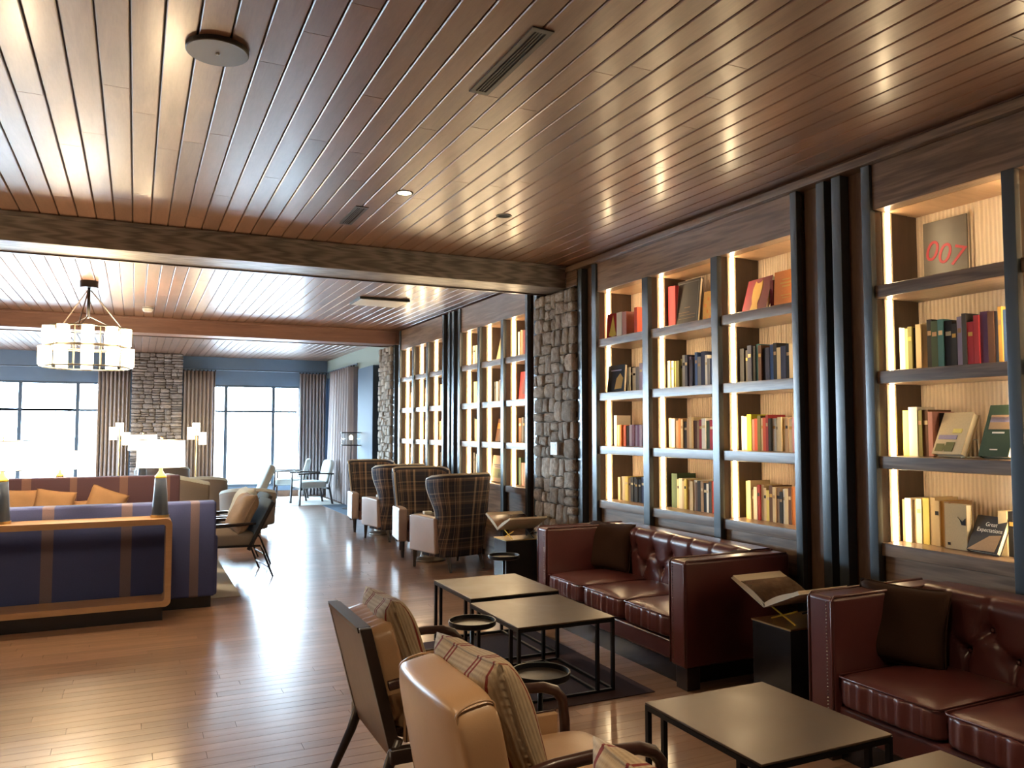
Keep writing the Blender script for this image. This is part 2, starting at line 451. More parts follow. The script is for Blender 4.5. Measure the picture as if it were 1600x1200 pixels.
# walls
mb = MB(); mb.box(4.46, 4.7, -2.5, 14.0, -.1, 3.45); struct(mb.build('wall_right', M['warmwall']))
mb = MB(); mb.box(4.27, 4.7, 14.0, FARY + .3, -.1, 3.45); wr = struct(mb.build('wall_right', M['bluewall']), 'blue-grey side wall beyond the shelves')
mb = MB(); mb.box(4.235, 4.27, 13.95, FARY, 2.84, CZ); mb.build('frieze', M['sage'], wr)
mb = MB(); mb.box(4.12, 4.27, 15.0, 16.15, 0, 2.84); mb.build('pilaster', M['pilaster'], wr, bevel=.01)
mb = MB(); mb.box(4.25, 4.268, 14.1, 15.0, 0, 2.78); mb.build('recess_shade_sheet', M['dark'], wr)  # flat black sheet standing in for the shade of a deeper opening
mb = MB(); mb.box(LEFTX, 4.7, -2.7, -2.5, -.1, 3.45); struct(mb.build('wall_front', M['warmwall']))
SILL, HEAD = .25, 2.63
def far_wall():
    mb = MB(); y0, y1 = FARY, FARY + .2
    xs = [LEFTX - .2, -6.9, -.69, 1.585, 3.6, 4.7]
    mb.box(xs[0], xs[1], y0, y1, -.1, 3.45); mb.box(xs[2], xs[3], y0, y1, -.1, 3.45); mb.box(xs[4], xs[5], y0, y1, -.1, 3.45)
    for a, b in ((xs[1], xs[2]), (xs[3], xs[4])):
        mb.box(a, b, y0, y1, HEAD, 3.45); mb.box(a, b, y0, y1, -.1, SILL)
    struct(mb.build('wall_back', M['bluewall']), 'blue-grey wall with tall windows at the far end')
    mb = MB(); mb.box(LEFTX, 4.27, FARY - .03, FARY, 0, .14); struct(mb.build('baseboard_back', M['panelwood']))
far_wall()
def window(n, axis, p, a, b, mull, tz, inward):
    def bx(mb, u0, u1, d0, d1, z0, z1):
        if axis == 'y': mb.box(u0, u1, p + d0, p + d1, z0, z1)
        else: mb.box(p - d1, p - d0, u0, u1, z0, z1)
    mb = MB(); f = .045
    bx(mb, a, a + f, .02, .12, SILL, HEAD); bx(mb, b - f, b, .02, .12, SILL, HEAD); bx(mb, a + f, b - f, .02, .12, HEAD - f, HEAD); bx(mb, a + f, b - f, .02, .12, SILL, SILL + f + .02)
    w_ = struct(mb.build('window_%d' % n, M['frame']), None)
    for x in mull:
        m2 = MB(); bx(m2, x - .036, x + .036, .02, .12, SILL + f, HEAD - f); m2.build('mullion', M['frame'], w_)
    ed = [a + f] + list(mull) + [b - f]
    for u0, u1 in zip(ed, ed[1:]):
        m2 = MB(); bx(m2, u0 + .036, u1 - .036, .025, .115, tz - .027, tz + .027); m2.build('transom', M['frame'], w_)
        for z0, z1 in ((SILL + f + .02, tz - .018), (tz + .018, HEAD - f)):
            m2 = MB(); bx(m2, u0 + .026, u1 - .026, .066, .072, z0, z1); m2.build('pane', M['glass'], w_)
    return w_
window(1, 'y', FARY, 1.585, 3.6, (1.894, 2.966), 2.016, 1)['label'] = 'tall window at the far end beside the pale armchairs'
window(2, 'y', FARY, -6.9, -.69, (-1.155, -2.227, -3.3, -4.37, -5.45), 2.016, 1)['label'] = 'tall window at the far end behind the chandelier'
mb = MB(); ys = [-2.7] + [t for ab in LWIN for t in ab] + [FARY + .3]
for i in range(0, len(ys), 2): mb.box(LEFTX - .2, LEFTX, ys[i], ys[i + 1], -.1, 3.45)
for a, b in LWIN: mb.box(LEFTX - .2, LEFTX, a, b, HEAD, 3.45); mb.box(LEFTX - .2, LEFTX, a, b, -.1, SILL)
struct(mb.build('wall_left', M['bluewall']))
for i, (a, b) in enumerate(LWIN): window(3 + i, 'x', LEFTX, a, b, (a + 1.0, b - 1.0), 2.016, 1)

# outdoors
q = N('pale_dry_ground'); f = q.noise(q.coord('World', (.05, .22, 1)), 1.6, 4); q.base(q.mix(f, (.10, .10, .12), (.34, .31, .28))); q.set(Roughness=.95)
mb = MB(); mb.box(-90, 90, FARY + .2, 220, -1.2, -.6); mb.box(-90, LEFTX - .2, -60, FARY + .2, -1.2, -.6)
struct(mb.build('ground', q.m), 'pale dry ground outside the windows')
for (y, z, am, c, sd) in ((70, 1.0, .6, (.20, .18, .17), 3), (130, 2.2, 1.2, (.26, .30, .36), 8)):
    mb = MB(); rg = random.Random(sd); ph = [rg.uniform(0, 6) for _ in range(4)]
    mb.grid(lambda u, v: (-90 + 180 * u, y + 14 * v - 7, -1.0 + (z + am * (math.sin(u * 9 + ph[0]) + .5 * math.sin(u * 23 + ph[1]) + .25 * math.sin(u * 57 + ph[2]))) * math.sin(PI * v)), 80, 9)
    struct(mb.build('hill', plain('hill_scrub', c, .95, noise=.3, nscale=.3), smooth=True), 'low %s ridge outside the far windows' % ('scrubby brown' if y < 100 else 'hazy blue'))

# stone work
def split(rng, x0, x1, y0, y1, mw, mh, out):
    w_, h_ = x1 - x0, y1 - y0
    if w_ <= mw * rng.uniform(.7, 1.25) and h_ <= mh * rng.uniform(.7, 1.25): out.append((x0, x1, y0, y1)); return
    if w_ / mw > h_ / mh:
        c = x0 + w_ * rng.uniform(.36, .64); split(rng, x0, c, y0, y1, mw, mh, out); split(rng, c, x1, y0, y1, mw, mh, out)
    else:
        c = y0 + h_ * rng.uniform(.36, .64); split(rng, x0, x1, y0, c, mw, mh, out); split(rng, x0, x1, c, y1, mw, mh, out)
def stone_mesh(seed, mat='stone'):
    import bmesh
    rg = random.Random(seed); bm = bmesh.new(); bmesh.ops.create_cube(bm, size=1)
    bmesh.ops.subdivide_edges(bm, edges=bm.edges[:], cuts=2, use_grid_fill=True)
    for v in bm.verts:
        e = sum(1 for c in v.co if abs(c) > .49)
        k = 1 - .05 * (e == 2) - .10 * (e == 3)
        v.co = Vector((v.co.x * k + rg.uniform(-.06, .06), v.co.y * k + rg.uniform(-.05, .05), v.co.z * k + rg.uniform(-.05, .05)))
    me = bpy.data.meshes.new('stone'); bm.to_mesh(me); bm.free(); me.materials.append(M[mat])
    me.polygons.foreach_set('use_smooth', [True] * len(me.polygons)); return me
STONES = [stone_mesh(i) for i in range(8)]; GREY_STONES = [stone_mesh(i, 'greystone') for i in range(8)]
def stonework(name, label, axis, face, u0, u1, z0, z1, mw, mh, seed, joined=False, core=.12, kinds=None):
    rng = random.Random(seed); out = []; split(rng, u0, u1, z0, z1, mw, mh, out)
    mb = MB()
    if axis == 'x': mb.box(face + .035, face + core, u0 + .01, u1 - .01, z0, z1)
    else: mb.box(u0 + .01, u1 - .01, face + .035, face + core, z0, z1)
    root = struct(mb.build(name, M['mortar']), label); js = MB()
    for a, b, c, d in out:
        dp = rng.uniform(.09, .14); me = rng.choice(kinds or STONES); g = .007
        if axis == 'x': loc = (face + .06, (a + b) / 2, (c + d) / 2); sc = (dp, b - a - g, d - c - g)
        else: loc = ((a + b) / 2, face + .06, (c + d) / 2); sc = (b - a - g, dp, d - c - g)
        if joined:
            n = len(js.v); js.v += [(loc[0] + v.co.x * sc[0], loc[1] + v.co.y * sc[1], loc[2] + v.co.z * sc[2]) for v in me.vertices]
            js.f += [tuple(n + i for i in p.vertices) for p in me.polygons]
        else: obj('stone', me, root, loc, None, sc)
    if joined:
        o = js.build('stones', M['stone'], root, smooth=True); o['kind'] = 'stuff'
    return root
stonework('stone_pillar', 'rough tan stone pillar with a thermostat between the bookcases', 'x', 3.93, 6.88, 7.75, 0, 3.03, .24, .21, 21, core=.5)
stonework('stone_pillar', 'far stone pillar at the end of the bookshelves', 'x', 3.93, 13.2, 13.95, 0, 3.03, .2, .16, 22, joined=True, core=.5)
stonework('chimney_breast', 'grey stacked-stone chimney between the far curtains', 'y', 19.02, -.10, .92, 0, CZ, .27, .11, 23, core=.58, kinds=GREY_STONES)

# panelling between the bookcases
SX = 3.975
def panelling(label, y0, y1, slats, top=3.2):
    mb = MB(); mb.box(4.05, 4.44, y0, y1, 0, top)
    r = struct(mb.build('wall_panel', M['panelwood']), label)
    for a, b in slats:
        m2 = MB(); m2.box(SX, 4.05, a, b, 0, top); m2.build('slat', M['post'], r, bevel=.004, seg=1)
panelling('brown wood panel with two slate slats between the near bookcases', 3.415, 3.94, [(3.57, 3.645), (3.70, 3.77)])
panelling('narrow wood panel with a slate slat right of the stone pillar', 6.60, 6.88, [(6.79, 6.875)], 3.2)
panelling('narrow wood panel with a slate slat left of the stone pillar', 7.76, 8.0, [(7.765, 7.84)], 3.25)
panelling('wood panel with two slate slats between the far bookcases', 10.15, 10.70, [(10.30, 10.38), (10.46, 10.54)], 3.25)
panelling('narrow wood panel with a slate slat at the far shelf end', 12.87, 13.2, [(13.1, 13.19)], 3.25)
mb = MB(); mb.box(3.945, 4.44, 1.4, 7.07, 3.2, 3.256); mb.box(3.96, 4.44, 6.86, 7.07, 3.04, 3.2)
struct(mb.build('trim_1', M['shelfwood'], bevel=.006), 'wood crown moulding above the near bookcases')

# ------------------------------------------------------------------ bookcases
M['channel'] = plain('cream_light_channel', (.55, .44, .30), .5)
SHELF = [2.46, 1.945, 1.44, .93]
ST = .075
def bookcase(label, posts, fz1, group='built-in bookcases along the right wall'):
    """posts: list of (y_far, y_near) from far to near; cells lie between them."""
    yl, yr = posts[0][0], posts[-1][1]
    t = thing('bookcase', label, 'bookcase', (0, 0, 0), 0, group)
    mb = MB(); mb.box(4.385, 4.44, yr, yl, .3, fz1); mb.build('back_panel', M['ribbed'], t)
    mb = MB(); mb.box(3.995, 4.10, posts[-1][0], posts[0][1], 2.92, fz1); mb.build('fascia', M['shelfwood'], t, bevel=.004)
    for (a, b) in posts:
        mb = MB(); mb.box(SX, 4.02, b, a, 0, 2.92 if (a, b) not in (posts[0], posts[-1]) else fz1); mb.build('post', M['post'], t, bevel=.004, seg=1)
        mb = MB(); mb.box(4.02, 4.385, b + .004, a - .004, .3, 2.92); mb.build('partition', M['partition'], t)
    for (p, n) in zip(posts, posts[1:]):
        c0, c1 = p[1], n[0]                    # cell from far face c0 to near face c1
        for i, z in enumerate(SHELF):
            mb = MB(); mb.box(4.0, 4.385, c1, c0, z - ST, z); mb.build('shelf', M['shelfwood'], t, bevel=.003, seg=1)
            top = (SHELF[i - 1] - ST) if i else 2.92
            for (ya, yb) in ((c0 - .014, c0), (c1, c1 + .014)):
                m2 = MB(); m2.box(4.07, 4.15, min(ya, yb) + (.006 if ya == c0 - .014 else 0), max(ya, yb) - (0 if ya == c0 - .014 else .006), z + .002, top - .002); ch = m2.build('light_channel', M['channel'], t)
                m2 = MB(); m2.box(4.098, 4.126, ya, yb, z + .004, top - .004); m2.build('light_strip', M['led'], ch)
        mb = MB(); mb.box(4.10, 4.385, c1, c0, 2.92, 2.95); mb.build('top_board', M['oakframe'], t)
        mb = MB(); mb.box(4.03, 4.08, c1, c0, .62, .855); mb.build('base_rail', M['shelfwood'], t)
        mb = MB(); mb.box(4.05, 4.10, c1, c0, 0, .62); mb.build('base_panel', M['shelfwood'], t)
    return t
PA = [(3.415, 3.35), (2.55, 2.48), (1.70, 1.63)]
PB = [(6.60, 6.52), (5.75, 5.66), (4.83, 4.75), (4.0, 3.94)]
PC = [(10.15, 10.07), (9.46, 9.38), (8.73, 8.65), (8.06, 8.0)]
PD = [(12.87, 12.79), (12.15, 12.07), (11.47, 11.39), (10.77, 10.70)]
bookcase('lit bookcase at the right edge, above the nearest burgundy sofa', PA, 3.2)
bookcase('lit bookcase right of the stone pillar, above the tufted three-seat sofa', PB, 3.2)
bookcase('lit bookcase just left of the stone pillar, behind the nearest plaid chair', PC, 3.25)
bookcase('lit bookcase farthest away, beside the far stone pillar', PD, 3.25)
# ================================================================== furniture helpers
def cush(mb, c, h, p=6.0, n=9, puff=0.0, fn=None, tilt=0.0):
    """rounded, optionally puffed cushion: centre c, half sizes h"""
    seen = {}; faces = []
    def vid(q):
        k = tuple(round(t, 5) for t in q)
        if k not in seen:
            nn = sum(abs(t) ** p for t in q) ** (1 / p); r = [t / nn for t in q]
            x, y, z = r[0] * h[0], r[1] * h[1], r[2] * h[2]
            z += puff * (1 - q[0] ** 2) * (1 - q[1] ** 2) * (1 if r[2] > 0 else -.2)
            if fn: x, y, z = fn(x, y, z, q)
            if tilt: y, z = y * math.cos(tilt) - z * math.sin(tilt), y * math.sin(tilt) + z * math.cos(tilt)
            seen[k] = len(mb.v); mb.v.append((c[0] + x, c[1] + y, c[2] + z))
        return seen[k]
    ax = [-1 + 2 * i / n for i in range(n + 1)]
    for d in range(3):
        for s in (-1, 1):
            for i in range(n):
                for j in range(n):
                    quad = []
                    for a, b in ((i, j), (i + 1, j), (i + 1, j + 1), (i, j + 1)):
                        q = [0, 0, 0]; q[d] = s; q[(d + 1) % 3] = ax[a]; q[(d + 2) % 3] = ax[b]; quad.append(vid(q))
                    mb.f.append(tuple(quad))
    return mb
def pillow_mesh(name, w, h, t, mat, seed=0, n=18):
    rg = random.Random(seed); mb = MB(); ph = [rg.uniform(0, 6) for _ in range(4)]
    def side(s):
        def fn(u, v):
            x = 2 * u - 1; z = 2 * v - 1
            e = max(0, (1 - x ** 4) * (1 - z ** 4)) ** .55
            px = x * (1 - .07 * (1 - z * z) * abs(x)); pz = z * (1 - .07 * (1 - x * x) * abs(z))
            wr = 1 + .10 * math.sin(5 * x + ph[0]) * math.sin(4 * z + ph[1])
            return (px * w / 2, s * t / 2 * e * wr, pz * h / 2 + h / 2)
        return fn
    mb.grid(side(-1), n, n); mb.grid(side(1), n, n)
    import bmesh
    me = mb.mesh(name, mat, True, fix=False); bm = bmesh.new(); bm.from_mesh(me); bmesh.ops.remove_doubles(bm, verts=bm.verts, dist=.0008); bmesh.ops.recalc_face_normals(bm, faces=bm.faces); bm.to_mesh(me); bm.free()
    me.polygons.foreach_set('use_smooth', [True] * len(me.polygons)); return me
def pillow(label, w, h, t, mat, loc, rot, seed, group=None, button=False):
    o = obj('throw_pillow', pillow_mesh('throw_pillow', w, h, t, mat, seed), None, loc, rot); tag(o, label, 'pillow', group)
    pts = []
    for i in range(40):
        a = 2 * PI * i / 40; x = max(-1, min(1, 1.35 * math.cos(a))); z = max(-1, min(1, 1.35 * math.sin(a)))
        pts.append((x * (1 - .07 * (1 - z * z) * abs(x)) * w / 2, 0, z * (1 - .07 * (1 - x * x) * abs(z)) * h / 2 + h / 2))
    mb = MB(); mb.tube(pts, .0045, 5, closed=True); mb.build('seam', mat, o, smooth=True)
    return o

# ------------------------------------------------------------------ tuxedo sofas
def tux_sofa(label, cy):
    L = 1.97; h = L / 2; t = thing('sofa', label, 'sofa', (3.49, cy, 0), R(-90), 'burgundy leather sofas against the bookcases')
    lm = M['burgundy']
    for s in (-1, 1):
        mb = MB(); a, b = sorted((s * h, s * (h - .155))); mb.box(a, b, -.43, .43, .135, .785)
        arm = mb.build('arm', lm, t, bevel=.022, seg=3)
        for x in (a + .006, b - .006):
            m2 = MB(); m2.tube([(x, -.43, .15), (x, -.43, .765), (x, -.41, .787), (x, .40, .787)], .006, 6); m2.build('piping', lm, arm, smooth=True)
        # nail heads: little domes up the inner front edge
        m2 = MB(); xi = s * (h - .118)
        for k in range(36):
            z = .17 + .0168 * k; n0 = len(m2.v)
            m2.v += [(xi - .005, -.4305, z), (xi, -.4305, z - .005), (xi + .005, -.4305, z), (xi, -.4305, z + .005), (xi, -.436, z)]
            m2.f += [(n0, n0 + 1, n0 + 4), (n0 + 1, n0 + 2, n0 + 4), (n0 + 2, n0 + 3, n0 + 4), (n0 + 3, n0, n0 + 4)]
        m2.build('nailhead_trim', M['metalgrey'], arm)['kind'] = 'stuff'
        for y in (-.36, .36):
            m2 = MB(); m2.box(*sorted((s * (h - .01), s * (h - .12))), y - .05, y + .05, 0, .136); m2.build('leg', M['blackwood'], t, bevel=.005)
    W = h - .155
    cols = 7; dx = 2 * W / cols; rows = [.52, .64]
    btn = []
    for r_, z in enumerate(rows):
        for k in range(cols + 1):
            x = -W + dx * (k + (.5 if r_ % 2 else 0))
            if -W + .03 < x < W - .03: btn.append((x, z))
    def front(u, v):
        x = -W + 2 * W * u; z = .30 + .435 * v
        y = .215 - .028
        d = min(math.hypot((x - a), (z - b) * 1.0) for a, b in btn)
        y += .052 * math.exp(-(d / .030) ** 1.3)
        # folds between neighbouring buttons
        for a, b in btn:
            for a2, b2 in btn:
                if b2 > b and abs(a2 - a) < dx * .6:
                    tt = ((x - a) * (a2 - a) + (z - b) * (b2 - b)) / ((a2 - a) ** 2 + (b2 - b) ** 2)
                    if 0 < tt < 1:
                        dd = abs((x - a) * (b2 - b) - (z - b) * (a2 - a)) / math.hypot(a2 - a, b2 - b); y += .012 * math.exp(-(dd / .010) ** 2)
        for a, b in btn:
            if (b == rows[1] and z > b) or (b == rows[0] and z < b): y += .016 * math.exp(-(abs(x - a) / .011) ** 2)
        return x, y, z
    nu, nv = 120, 34; mb = MB()
    G = [[front(i / (nu - 1), j / (nv - 1)) for j in range(nv)] for i in range(nu)]
    full = []
    for i in range(nu):
        x, y, z = G[i][-1]; colv = list(G[i])
        for k in range(1, 9):
            a = PI / 2 * k / 8; colv.append((x, y + .065 * (1 - math.cos(a)) * (1), z + .065 * math.sin(a)))
        colv += [(x, .40, .80), (x, .43, .785), (x, .43, .14), (x, .25, .14), (x, .25, .28)]
        full.append(colv)
    m_ = len(full[0])
    for cv in full: mb.v += cv
    for i in range(nu - 1):
        for j in range(m_):
            j2 = (j + 1) % m_; mb.f.append((i * m_ + j, (i + 1) * m_ + j, (i + 1) * m_ + j2, i * m_ + j2))
    bk = mb.build('backrest', lm, t, smooth=True)
    for a, b in btn:
        m2 = MB(); cush(m2, (a, .215 + .016, b), (.012, .008, .012), 2.2, 3); m2.build('button', lm, bk, smooth=True)
    cw = 2 * W / 3
    for k in range(3):
        xc = -W + cw * (k + .5); ph = k * 1.7
        def ruffle(x, y, z, q):
            if q[1] < -.8: y += .010 * math.sin(x * 120 + 2 * math.sin(x * 31 + ph)) * max(0, 1 - abs(q[2])) ** .4 * (1 - abs(q[0]) ** 6)
            return x, y, z
        mb = MB(); cush(mb, (xc, -.105, .352), (cw / 2 - .004, .325, .075), 9, 34, .022, ruffle)
        cu = mb.build('seat_cushion', lm, t, smooth=True)
        hw = cw / 2 - .012; m2 = MB(); m2.tube([(xc - hw, .15, .423), (xc - hw, -.405, .421), (xc - hw + .02, -.424, .42), (xc + hw - .02, -.424, .42), (xc + hw, -.405, .421), (xc + hw, .15, .423)], .0045, 5); m2.build('piping', lm, cu, smooth=True)
    mb = MB(); mb.box(-W, W, -.405, .25, .145, .275); mb.build('seat_rail', lm, t, bevel=.02, seg=3)
    mb = MB(); mb.box(-h + .12, h - .12, -.35, .36, 0, .15); mb.build('plinth', M['blackmatt'], t)
    return t
tux_sofa('tufted burgundy leather three-seat sofa behind the pair of low metal tables', 4.985)
tux_sofa('nearest burgundy leather sofa, cut by the right edge of the photo', 2.025)
pillow('dark brown velvet pillow on the sofa beside the open-book stand nearest the pillar', .48, .40, .13, M['darkbrown'], (3.56, 5.70, .43), (R(-14), 0, R(-70)), 3)
pillow('dark brown velvet pillow on the nearest burgundy sofa', .42, .40, .14, M['darkbrown'], (3.44, 2.80, .43), (R(-14), R(4), R(-58)), 5)
pillow('dark pillow mostly hidden behind the near arm of the tufted sofa', .40, .38, .12, M['darkbrown'], (3.62, 4.36, .44), (R(-20), 0, R(-100)), 6)

# ------------------------------------------------------------------ low metal tables
def low_table(label, x0, x1, y0, y1, z=.45):
    t = thing('coffee_table', label, 'coffee table', ((x0 + x1) / 2, (y0 + y1) / 2, 0), 0, 'square bronze-topped low tables')
    a, b = (x1 - x0) / 2, (y1 - y0) / 2; w_ = .010
    mb = MB(); mb.box(-a, a, -b, b, z - .010, z); mb.build('table_top', M['bronze'], t, bevel=.002, seg=1)
    for s in ((-a, -b), (a, -b), (a, b), (-a, b)):
        x, y = s; x -= math.copysign(w_, x); y -= math.copysign(w_, y)
        mb = MB(); mb.box(x - w_, x + w_, y - w_, y + w_, 0, z - .010); mb.build('leg', M['black'], t)
    def rail(p, q_, zc):
        mb = MB(); mb.box(min(p[0], q_[0]) - w_, max(p[0], q_[0]) + w_, min(p[1], q_[1]) - w_, max(p[1], q_[1]) + w_, zc - w_, zc + w_); mb.build('rail', M['black'], t)
    A, B = a - w_, b - w_
    for zc in (z - .021, .0105):
        rail((-A, -B + .02), (-A, B - .02), zc); rail((A, -B + .02), (A, B - .02), zc); rail((-A + .02, -B), (A - .02, -B), zc); rail((-A + .02, B), (A - .02, B), zc)
    # the second, inset legs of each side frame
    k = .11
    for (x, y) in ((-A, -B + k), (A - k, -B), (-A, B - k), (A - k, B)):
        mb = MB(); mb.box(x - w_, x + w_, y - w_, y + w_, .021, z - .031); mb.build('inner_leg', M['black'], t)
    rail((A - k, -B + .02), (A - k, B - .02), .0105)
    return t
low_table('bronze low table farther of the pair before the tufted sofa', 2.085, 2.765, 5.06, 5.795)
low_table('bronze low table nearer of the pair before the tufted sofa', 2.03, 2.69, 4.21, 4.94)
low_table('bronze low table in front of the nearest sofa', 1.97, 2.612, 2.16, 2.853)
low_table('bronze low table cut off at the bottom right corner', 2.02, 2.64, 1.28, 1.985)
M['traysurf'] = plain('dark_tray_lining', (.035, .026, .02), .3, .3, noise=.4)
def tray_table(label, x, y):
    t = thing('tray_table', label, 'side table', (x, y, 0), 0, 'small round black tray tables')
    mb = MB(); mb.lathe([(.001, 0), (.128, 0), (.136, .006), (.136, .032), (.129, .032), (.126, .008), (.001, .008)], 40, (0, 0, .475)); mb.build('tray', M['black'], t, smooth=False, bevel=.001, seg=1)
    mb = MB(); mb.lathe([(.001, 0), (.124, 0), (.124, .0015), (.001, .0015)], 32, (0, 0, .4835)); mb.build('tray_surface', M['traysurf'], t)
    mb = MB(); mb.lathe([(.012, .012), (.012, .475)], 14); mb.build('stem', M['black'], t, smooth=True)
    mb = MB(); mb.lathe([(.001, 0), (.105, 0), (.105, .008), (.02, .014), (.001, .014)], 32); mb.build('base', M['black'], t)
tray_table('round black tray table between the first armchair and the paired low tables', 1.775, 4.285)
tray_table('round black tray table beside the second tan armchair', 1.685, 3.262)
tray_table('round black tray table by the book stand at the sofa end', 2.93, 6.36)
mb = MB(); mb.box(1.55, 2.9, 4.09, 5.75, .0, .006); tag(mb.build('rug', M['rug'], bevel=.002, seg=1), 'dark plum rug under the paired low tables', 'rug')

# ------------------------------------------------------------------ book stands with open books
def stand(label, x, y):
    t = thing('book_stand', label, 'stand', (x, y, 0), 0, 'black plinth stands holding open books')
    mb = MB(); mb.box(0, .44, -.15, .15, 0, .488); mb.build('plinth', M['blackmatt'], t, bevel=.003, seg=1)
    mb = MB(); mb.box(-.004, .444, -.154, .154, .488, .497); mb.build('top_plate', M['brass'], t)
    for k in (.09, .33):
        mb = MB(); mb.tube([(k, -.10, .499), (k, .10, .575)], .005, 6); mb.tube([(k + .012, .10, .499), (k + .012, -.10, .575)], .005, 6); mb.build('easel_bar', M['brassy'] if k < .2 else M['black'], t)
def open_book(label, loc, rz, art, ang=22, wd=.30, ln=.40):
    t = thing('open_book', label, 'book', loc, rz, 'large open books on stands')
    ca, sa = math.cos(R(ang)), math.sin(R(ang))
    def wing(s, off, th, w_, curve, u0=0.0):
        top = []; bot = []
        for k in range(9):
            cx = (u0 + (1 - u0) * k / 8) * w_; u = cx / wd; cz = curve * math.sin(PI * min(1, u * 1.15)) * (1 - u * .4)
            top.append((s * (cx * ca - (off + th + cz) * sa * 1), cx * sa + (off + th + cz) * ca)); bot.append((s * (cx * ca - off * sa), cx * sa + off * ca))
        return top + bot[::-1]
    for s, nm in ((-1, 'left_pages'), (1, 'right_pages')):
        mb = MB(); mb.prism(wing(s, .004, .018, wd - .006, .014), 'y', -ln / 2 + .004, ln / 2 - .004); p = mb.build(nm, M['page'], t)
        mb = MB(); mb.prism(wing(s, 0, .004, wd, 0), 'y', -ln / 2, ln / 2); mb.build('cover_board', M['bk_white'], t)
        if s == -1:
            m2 = MB(); pr = wing(s, .0222, .001, wd - .075, .014); m2.prism(pr, 'y', -ln / 2 + .006, ln / 2 - .006); m2.build('photo_print', art, p)
        else:
            m2 = MB(); m2.prism(wing(s, .0222, .001, wd - .03, .014), 'y', -ln / 2 + .03, ln / 2 - .03); m2.build('photo_print', art, p)
    return t
q = N('sepia_photo'); v = q.coord('Object'); f = q.noise(v, 9, 5, .6, 1.5); g = q.noise(v, 30, 4)
sp = q.n('ShaderNodeSeparateXYZ'); q.l(v, sp.inputs[0]); gr = q.math('ADD', q.math('MULTIPLY', sp.outputs[1], 1.6), .5)
q.base(q.ramp(q.math('ADD', q.math('MULTIPLY', gr, .5), q.math('MULTIPLY', q.math('ADD', f, g), .28)), [(.25, (.02, .012, .008)), (.5, (.12, .065, .035)), (.8, (.30, .20, .12))])); q.set(Roughness=.25); M['sepia'] = q.m
q = N('sunset_photo'); v = q.coord('Object'); f = q.noise(v, 7, 4, .6, 1.0); sp = q.n('ShaderNodeSeparateXYZ'); q.l(v, sp.inputs[0])
q.base(q.ramp(q.math('ADD', q.math('MULTIPLY', q.math('SUBTRACT', .15, sp.outputs[1]), 1.3), q.math('MULTIPLY', f, .6)), [(.2, (.012, .012, .018)), (.5, (.12, .05, .025)), (.75, (.33, .16, .08))])); q.set(Roughness=.22); M['sunset'] = q.m
stand('black plinth stand between the two burgundy sofas', 3.285, 3.51)
stand('black plinth stand between the plaid chair and the tufted sofa', 3.35, 7.365)
BOOK1 = open_book('open picture book with pale page edges between the two sofas', (3.47, 3.56, .578), R(-90), M['sepia'], ang=24, wd=.30, ln=.38)
BOOK2 = open_book('open picture book of a brown landscape near the plaid chair', (3.54, 7.39, .578), R(-90), M['sunset'], ang=24, wd=.33, ln=.42)

